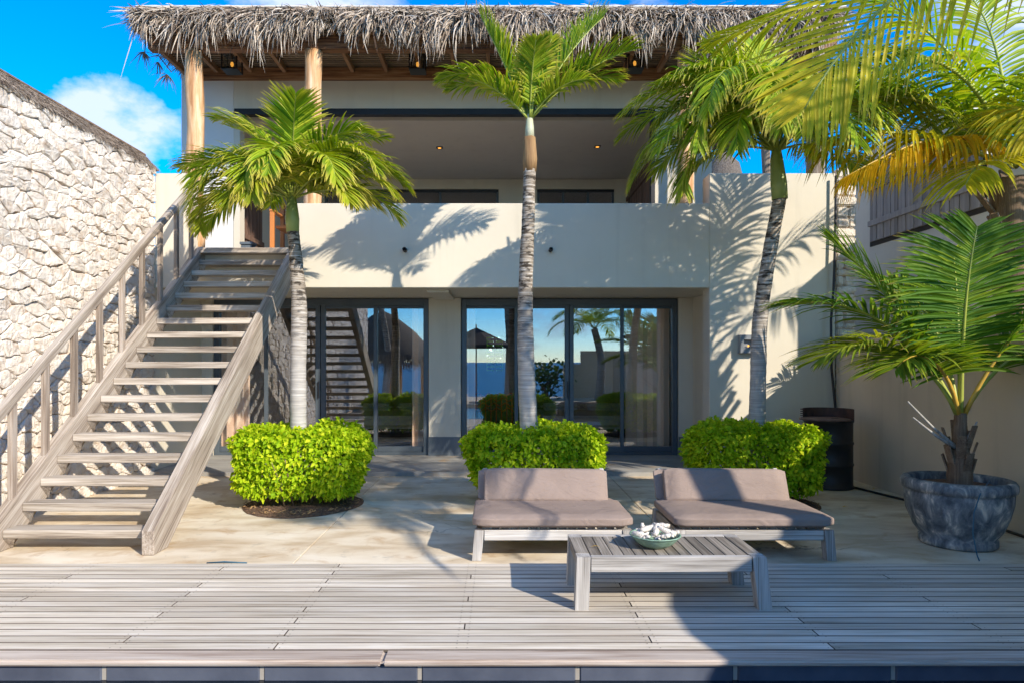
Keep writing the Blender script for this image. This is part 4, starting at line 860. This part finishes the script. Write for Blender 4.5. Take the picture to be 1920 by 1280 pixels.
def sofa(x0, label, seed, dx=0.0):
    W_ = 1.27; y0, y1 = 5.50, 6.34; t = thing('low_sofa', (x0+W_/2,(y0+y1)/2,0), label, 'sofa', 'low teak sofas with taupe cushions')
    x1 = x0+W_; zt = 0.245
    box('rail', (x0+0.075,y0+0.01,zt-0.085), (x1-0.075,y0+0.055,zt-0.001), M['furn'], t, 0.005); box('rail', (x0+0.075,y1-0.05,zt-0.085), (x1-0.075,y1-0.005,zt-0.001), M['furn'], t, 0.005)
    for xx in (x0+0.012, x1-0.057): box('side_rail', (xx,y0+0.085,zt-0.085), (xx+0.045,y1-0.085,zt-0.001), M['furny'], t, 0.005)
    for (lx, s_) in ((x0,-1),(x1-0.075,1)):
        for ly in (y0,y1-0.085):
            V = []
            for (z, o_) in ((0.0,0.022*s_),(zt,0.0)):
                V += [(lx+o_,ly,z),(lx+0.075+o_,ly,z),(lx+0.075+o_,ly+0.085,z),(lx+o_,ly+0.085,z)]
            pyobj('leg', V, [(0,3,2,1),(4,5,6,7),(0,1,5,4),(1,2,6,5),(2,3,7,6),(3,0,4,7)], M['furnz'], t)
    n = 15
    for k in range(n):
        x = x0+0.06+(W_-0.18)*k/(n-1); box('slat', (x,y0+0.04,zt), (x+0.06,y1-0.05,zt+0.018), M['furny'], t, 0.002)
    for xx in (x0+0.07, x1-0.12): beam('back_strut', (xx,y1-0.16,zt-0.02), (xx,y1+0.06,0.60), 0.04, 0.05, M['furnz'], t)
    for k in range(4): 
        f = k/3; beam('back_slat', (x0+0.04,y1-0.09+0.15*f,0.31+0.26*f), (x1-0.09,y1-0.09+0.15*f,0.31+0.26*f), 0.02, 0.06, M['furn'], t)
    cushion('seat_cushion', ((x0+x1)/2-0.005,(y0+y1)/2-0.06,zt+0.018+0.054), (W_+0.03,0.80,0.105), M['cushion'], t, None, seed)
    cushion('back_board_cushion', ((x0+x1)/2-0.06,y1-0.045,0.47), (W_-0.13,0.30,0.05), M['cushion'], t, (R(62),0,0), seed+3)
    cushion('back_cushion', ((x0+x1)/2-0.015+dx,y1-0.16,0.475), (W_-0.16,0.32,0.15), M['cushion'], t, (R(66),R(0.6),0), seed+5, 0.45)
sofa(-0.185,'low teak sofa with sun dappled taupe cushions, behind coffee table left end',1.0)
sofa(1.44,'low teak sofa with shaded taupe cushions, nearest the big pot',9.0)
# ---------------------------------------------------------------- COFFEE TABLE
x0, x1, y0, y1, zt = 0.50, 1.74, 4.40, 4.99, 0.345
T = thing('coffee_table', ((x0+x1)/2,(y0+y1)/2,0), 'low weathered teak slatted coffee table on the deck', 'table')
for (lx, s_) in ((x0,-1),(x1-0.09,1)):
    for ly in (y0,y1-0.09):
        V = []
        for (z, o_) in ((0.0,(0.0 if s_ < 0 else 0.035)),(zt-0.002,0.012 if s_ < 0 else -0.005)): V += [(lx+o_,ly,z),(lx+0.088+o_,ly,z),(lx+0.088+o_,ly+0.09,z),(lx+o_,ly+0.09,z)]
        pyobj('leg', V, [(0,3,2,1),(4,5,6,7),(0,1,5,4),(1,2,6,5),(2,3,7,6),(3,0,4,7)], M['furnz'], T)
box('apron', (x0+0.102,y0+0.004,zt-0.10), (x1-0.098,y0+0.05,zt-0.001), M['furn'], T, 0.004); box('apron', (x0+0.102,y1-0.05,zt-0.10), (x1-0.098,y1-0.004,zt-0.001), M['furn'], T, 0.004)
box('apron', (x0+0.02,y0+0.092,zt-0.09), (x0+0.06,y1-0.092,zt-0.03), M['furny'], T, 0.004); box('apron', (x1-0.06,y0+0.092,zt-0.09), (x1-0.02,y1-0.092,zt-0.03), M['furny'], T, 0.004)
box('end_board', (x0+0.013,y0+0.092,zt-0.025), (x0+0.10,y1-0.092,zt), M['furny'], T, 0.003); box('end_board', (x1-0.10,y0+0.092,zt-0.025), (x1-0.013,y1-0.092,zt), M['furny'], T, 0.003)
n = 14; sw_ = (x1-x0-0.21)/n
for k in range(n): a = x0+0.105+k*sw_; box('slat', (a+0.003,y0+0.052,zt-0.026), (a+sw_-0.003,y1-0.052,zt-0.004), M['furny'], T, 0.002)
bx, by, bz = 1.075, 4.66, zt-0.002
bo = thing('bowl', (bx,by,bz), 'shallow verdigris green bowl filled with bleached coral on the table', 'bowl')
lathe('bowl_body', [(0.0,0.004),(0.07,0.004),(0.08,0.002),(0.125,0.03),(0.155,0.062),(0.165,0.078),(0.174,0.080),(0.172,0.086),(0.162,0.084),(0.150,0.064),(0.12,0.036),(0.07,0.014),(0.0,0.012)], M['patina'], bo, (bx,by,bz), 40)
rs = random.Random(8)
def coral(p0, p1, r, lab, grp=None):
    p0 = Vector(p0); p1 = Vector(p1); n = 9; pts = [p0.lerp(p1, i/(n-1))+Vector((rs.uniform(-.006,.006),rs.uniform(-.006,.006),rs.uniform(-.004,.006))) for i in range(n)]
    o = tube('coral_piece', pts, [r*(0.7+0.3*math.sin(math.pi*(i+0.5)/n))*rs.uniform(0.85,1.15) for i in range(n)], M['coral'], None, 9, rnd=0.1); tag(o, lab, 'coral', grp or 'bleached coral in the green bowl')
coral((bx-0.10,by-0.02,bz+0.118),(bx+0.02,by+0.05,bz+0.12),0.020,'thick coral stick lying at the back left of the bowl')
coral((bx-0.02,by-0.06,bz+0.092),(bx+0.03,by+0.05,bz+0.135),0.022,'coral stick leaning up in the middle of the bowl')
coral((bx+0.02,by+0.0,bz+0.128),(bx+0.13,by-0.05,bz+0.088),0.021,'long coral stick sloping to the right rim of the bowl')
coral((bx+0.0,by+0.08,bz+0.125),(bx+0.11,by+0.05,bz+0.128),0.020,'coral stick highest at the back right of the bowl')
coral((bx-0.155,by-0.03,bz+0.098),(bx-0.07,by-0.09,bz+0.086),0.020,'coral stick lying over the left rim of the bowl')
for k in range(26):
    a = rs.uniform(0,6.28); r = 0.14*math.sqrt(rs.random()); c = Vector((bx+r*math.cos(a),by+r*math.sin(a),bz+0.07+rs.uniform(0,0.03))); d = Vector((rs.uniform(-1,1),rs.uniform(-1,1),rs.uniform(-0.3,0.4))).normalized()*rs.uniform(0.014,0.035)
    coral(c-d, c+d, rs.uniform(0.008,0.016), 'small bleached coral fragment heaped in the green bowl', 'small coral fragments in the bowl')
# ---------------------------------------------------------------- DRUM
dx, dy = 4.25, 8.78
dr = thing('steel_drum', (dx,dy,0), 'black steel drum barbecue with rusty lid in the corner', 'drum')
lathe('drum_body', [(0.0,0.0),(0.295,0.0),(0.30,0.01),(0.298,0.03),(0.288,0.035),(0.288,0.28),(0.298,0.29),(0.298,0.31),(0.288,0.32),(0.288,0.55),(0.298,0.56),(0.298,0.58),(0.288,0.59),(0.288,0.83),(0.298,0.84),(0.298,0.86),(0.28,0.86),(0.27,0.80)], M['black'], dr, (dx,dy,0), 40)
lathe('drum_lid', [(0.0,0.885),(0.29,0.882),(0.305,0.875),(0.305,0.862),(0.0,0.86)], M['drumlid'], dr, (dx-0.06,dy-0.04,0), 36)
V = []; Fc = []; n = 26
for k in range(n+1):
    a = R(-35+190*k/n); 
    for r, z in ((0.30,0.84),(0.30,1.0),(0.292,1.0),(0.292,0.84)): V.append((r*math.cos(a),r*math.sin(a),z))
for k in range(n):
    for j in range(4): Fc.append((k*4+j,(k+1)*4+j,(k+1)*4+(j+1) % 4,k*4+(j+1) % 4))
Fc += [(0,1,2,3),(n*4+3,n*4+2,n*4+1,n*4)]
pyobj('wind_guard', V, Fc, M['rust'], dr, (dx,dy,0))
for k in range(5):
    for a in (R(156),): z = 0.87+0.028*k; box('slot_tab', (dx+0.30*math.cos(a)-0.03,dy+0.29*math.sin(a)-0.004,z), (dx+0.30*math.cos(a)+0.005,dy+0.29*math.sin(a)+0.004,z+0.012), M['rust'], dr)
for k in (0,1): box('lid_vent', (dx-0.02+0.05*k,dy-0.15,0.884), (dx+0.01+0.05*k,dy-0.12,0.889), M['black'], dr)
# hose along wall, thin blue tube on pot
tag(tube('garden_hose', [(4.45,9.0,0.012),(4.6,8.3,0.012),(4.76,7.6,0.012),(4.80,6.8,0.012),(4.79,6.0,0.012),(4.8,5.5,0.012)], 0.014, M['black']), 'black hose lying along the foot of the tan wall', 'hose')
tag(tube('irrigation_tube', [px(1855,900,5.72),px(1838,925,5.60),px(1826,960,5.58),px(1824,1000,5.55),px(1832,1040,5.62),px(1836,1050,5.50)], 0.005, M['hose'], None, 6), 'thin blue irrigation tube hanging down the front of the carved pot', 'tube')
tag(tube('irrigation_tube', [(-2.32,5.445,0.0),(-2.18,5.44,0.010),(-2.0,5.445,0.0)], 0.006, M['hose'], None, 6), 'blue irrigation tube poking up between concrete and deck near the stairs', 'tube')
# wall lamp
lp = px(1400,645,9.8); L_ = thing('wall_lamp', (lp.x,9.79,lp.z), 'square grey wall lamp on the facade behind the right palm trunk', 'lamp')
s_ = 0.13; FRM = M['frame']; GM = simple('lamp_metal', (0.24,0.26,0.28), (0.2,0.215,0.23), 0.4, bs=0)
box('lamp_plate', (lp.x-s_,9.77,lp.z-s_), (lp.x+s_,9.797,lp.z+s_), GM, L_, 0.003)
for lo, hi in (((-s_,-s_),(-s_+0.05,s_)), ((s_-0.05,-s_),(s_,s_)), ((-s_+0.05,-s_),(s_-0.05,-s_+0.08)), ((-s_+0.05,s_-0.07),(s_-0.05,s_))): box('lamp_frame', (lp.x+lo[0],9.69,lp.z+lo[1]), (lp.x+hi[0],9.769,lp.z+hi[1]), GM, L_, 0.004)
lathe('bulb', [(0.0,0.0),(0.012,0.005),(0.014,0.02),(0.0,0.03)], M['bulb'], L_, (lp.x,9.74,lp.z-0.04), 10)
# lanterns
for p, q, nm in ((435,120,'leftmost lantern between the first two log posts'), (783,120,'middle lantern left of the tallest palm'), (1190,118,'right lantern above the loggia right edge')):
    D = 10.75; c = px(p,q,D); t = thing('lantern', (c.x,D,c.z+0.14), 'black glazed box lantern under the thatched eave, '+nm, 'lantern', 'lanterns under the thatched eave'); w = 0.125; h = 0.13
    box('top_plate', (c.x-w,D-w,c.z+h), (c.x+w,D+w,c.z+h+0.02), M['black'], t); box('bottom_plate', (c.x-w,D-w,c.z-h), (c.x+w,D+w,c.z-h+0.014), M['black'], t)
    for a in (-1,1):
        for b in (-1,1): box('upright', (c.x+a*(w-0.01)-0.01,D+b*(w-0.01)-0.01,c.z-h+0.014), (c.x+a*(w-0.01)+0.01,D+b*(w-0.01)+0.01,c.z+h), M['black'], t)
    box('glass_pane', (c.x-w+0.02,D-w+0.006,c.z-h+0.016), (c.x+w-0.02,D-w+0.009,c.z+h-0.002), M['lglass'], t)
    tube('hanger', [(c.x,D,c.z+h+0.02),(c.x,D,6.36)], 0.012, M['black'], t, 6); lathe('bulb', [(0.0,-0.05),(0.02,-0.04),(0.026,-0.01),(0.018,0.02),(0.0,0.03)], M['bulb'], t, (c.x,D,c.z), 10)
# chair + stool on balcony
c0 = px(530,445,10.2); ch = thing('wooden_chair', (c0.x,10.3,ZF), 'orange oiled wooden chair at the top of the stairs', 'chair')
for xx in (c0.x-0.13,c0.x+0.33):
    for yy, hh in ((10.12,0.62),(10.6,0.85)): box('leg', (xx-0.03,yy-0.03,ZF-0.0), (xx+0.03,yy+0.03,ZF+hh), M['orangewood'], ch, 0.004)
    box('armrest', (xx-0.035,10.08,ZF+0.622), (xx+0.035,10.62,ZF+0.65), M['orangewood'], ch, 0.004)
box('seat', (c0.x-0.09,10.15,ZF+0.38), (c0.x+0.29,10.6,ZF+0.42), M['orangewood'], ch, 0.004)
for k in range(4): box('back_slat', (c0.x-0.09,10.59,ZF+0.46+0.1*k), (c0.x+0.29,10.61,ZF+0.53+0.1*k), M['orangewood'], ch, 0.003)
sx_ = px(461,450,10.6); sto = thing('side_stool', (sx_.x,10.7,ZF), 'small dark grey block stool behind the stair top', 'stool')
box('stool_top', (sx_.x-0.10,10.6,ZF+0.22), (sx_.x+0.10,10.8,ZF+0.26), M['plinth'], sto, 0.004); box('stool_base', (sx_.x-0.085,10.62,ZF), (sx_.x+0.085,10.78,ZF+0.219), M['plinth'], sto, 0.004)
# ---------------------------------------------------------------- things behind the viewpoint, seen in the glass
def parasol(x, y, r, ztop, zed, label, mat, n=8):
    t = thing('parasol', (x,y,-0.02), label, 'parasol', 'canvas parasols at the pool'); V = [(0,0,ztop)]; 
    for k in range(n): a = 2*math.pi*(k+0.5)/n; V.append((r*math.cos(a),r*math.sin(a),zed))
    for k in range(n): a = 2*math.pi*(k+0.5)/n; V.append((r*math.cos(a),r*math.sin(a),zed-0.1))
    Fc = [(0,1+k,1+(k+1) % n) for k in range(n)]+[(1+k,1+n+k,1+n+(k+1) % n,1+(k+1) % n) for k in range(n)]
    pyobj('canopy', V, Fc, mat, t, (x,y,0)); tube('pole', [(x,y,-0.02),(x,y,ztop+0.12)], 0.025, M['rafter'], t, 8)
    for k in range(n): a = 2*math.pi*(k+0.5)/n; tube('rib', [(x,y,ztop-0.02),(x+r*0.99*math.cos(a),y+r*0.99*math.sin(a),zed-0.02)], 0.01, M['rafter'], t, 5)
    lathe('base', [(0.0,0.06),(0.26,0.05),(0.28,0.0)], M['plinth'], t, (x,y,-0.02), 20)
parasol(-0.85,-4.2,1.55,2.95,2.25,'dark brown canvas parasol on the far pool terrace',M['brownfab'])
parasol(5.75,1.0,1.68,2.85,2.45,'wide brown parasol shading the right end of the deck',M['brownfab'],24)
pb = px(0,0,1)
palm('palm_tree','tall palm on the far side of the pool behind the viewpoint', [(0.45,-5.2,0),(0.5,-5.2,2.5),(0.3,-5.2,5.2)], [0.2,0.16,0.14], (0.3,-5.2,5.2), [(a,50,1.9,90) for a in range(0,360,36)], M['palm'], M['rachis'], None, ll=0.5, n=30, w=0.03)
palm('palm_tree','leaning palm beside the thatched beach hut', [(-4.6,-5.0,0),(-4.5,-5.0,2.2),(-4.9,-5.0,4.4)], [0.16,0.13,0.11], (-4.9,-5.0,4.4), [(a,45,1.9,90) for a in range(10,370,36)], M['palm'], M['rachis'], None, ll=0.5, n=30, w=0.03)
palm('coconut_palm','coconut palm leaning over the sea wall behind the viewpoint', [(4.3,-6.2,0),(4.4,-6.2,1.6),(4.1,-6.2,3.0)], [0.2,0.16,0.14], (4.1,-6.2,3.0), [(a,35+20*(i % 2),2.2,95) for i, a in enumerate(range(0,360,30))], M['coco'], M['rachis'], None, ll=0.65, n=36, w=0.04)
hut = thing('beach_hut', (-5.0,-7,0), 'open thatched palapa shelter on the far terrace by the sea', 'shelter')
lathe('thatch_cone', [(2.3,1.75),(2.25,1.95),(1.4,2.9),(0.5,3.6),(0.05,3.8)], M['thatchbase'], hut, (-5.0,-7,0), 24)
for k in range(5): a = k*1.2566; tube('post', [(-5.0+1.7*math.cos(a),-7+1.7*math.sin(a),-0.02),(-5.0+1.7*math.cos(a),-7+1.7*math.sin(a),2.5)], 0.07, M['log'], hut, 10)
rb = Ribs(); rs = random.Random(5)
for k in range(1500): a = rs.uniform(0,6.28); p = Vector((-5.0+2.27*math.cos(a),-7+2.27*math.sin(a),1.9)); strand(p, Vector((math.cos(a)*0.3,math.sin(a)*0.3,-1)), rs.uniform(0.3,0.75), 0.025, 0.1, 4, 0.5, rnd=rs.random()*0.5, nrm=Vector((math.cos(a),math.sin(a),0)))
tag(rb.build('thatch_fringe', M['thatch'], hut), kind='stuff')
bw = thing('sea_wall', (4.5,-7.5,0), 'stepped plastered sea wall at the far terrace corner', 'wall')
box('wall_body', (3.0,-8.6,-0.02), (3.8,-8.35,1.5), M['plaster_r'], bw); box('wall_body', (3.801,-8.6,-0.02), (7.4,-8.35,2.1), M['plaster_r'], bw)
sg = thing('sea_grape_bush', (2.2,-6.8,0), 'round leaved sea grape bush on the far terrace', 'bush')
rb = Ribs(); rs = random.Random(9)
for k in range(420):
    c = Vector((2.2+rs.gauss(0,0.45),-6.8+rs.gauss(0,0.35),0.9+rs.gauss(0,0.38))); d = Vector((rs.uniform(-1,1),rs.uniform(-1,1),rs.uniform(-0.3,1))).normalized()
    rb.ribbon([c,c+d*0.05,c+d*0.11,c+d*0.15], 0.15, Vector((rs.uniform(-1,1),rs.uniform(-1,1),1)), rs.random(), 0, prof=lambda f: 0.4+0.6*math.sin(math.pi*min(1,f*0.9+0.1)))
rb.build('foliage', M['seagrape'], sg)['kind'] = 'stuff'
for k in range(6): tube('branch', [(2.2,-6.8,0),(2.2+rs.uniform(-.3,.3),-6.8+rs.uniform(-.2,.2),0.5),(2.2+rs.uniform(-.6,.6),-6.8+rs.uniform(-.4,.4),1.2)], [0.04,0.03,0.012], M['fiber'], sg, 6)
# fallen leaves on the patio
rs = random.Random(12)
for k, (p, q, lab) in enumerate(((1585,950,'curled tan leaf on the concrete near the steel drum'), (1640,917,'small dry leaf beside the black hose'), (1110,1028,'thin yellow leaf on the coffee table left part'))):
    D = 1.6*F/(q-678) if k < 2 else 4.6; c = px(p,q,D); z = 0.0 if k < 2 else zt
    if k == 2: c = Vector((0.66,4.62,0))
    rb = Ribs(); rb.ribbon([Vector((c.x-0.03,c.y,z+0.006)),Vector((c.x,c.y+0.005,z+0.014)),Vector((c.x+0.035,c.y,z+0.006))], 0.03 if k < 2 else 0.012, Vector((0,0,1)), 0.6, 0.9, prof=lambda f: 0.3+0.7*math.sin(math.pi*f))
    tag(rb.build('fallen_leaf', M['coco'], None, (c.x,c.y,z)), lab, 'leaf', 'fallen leaves')
bpy.context.view_layer.update()
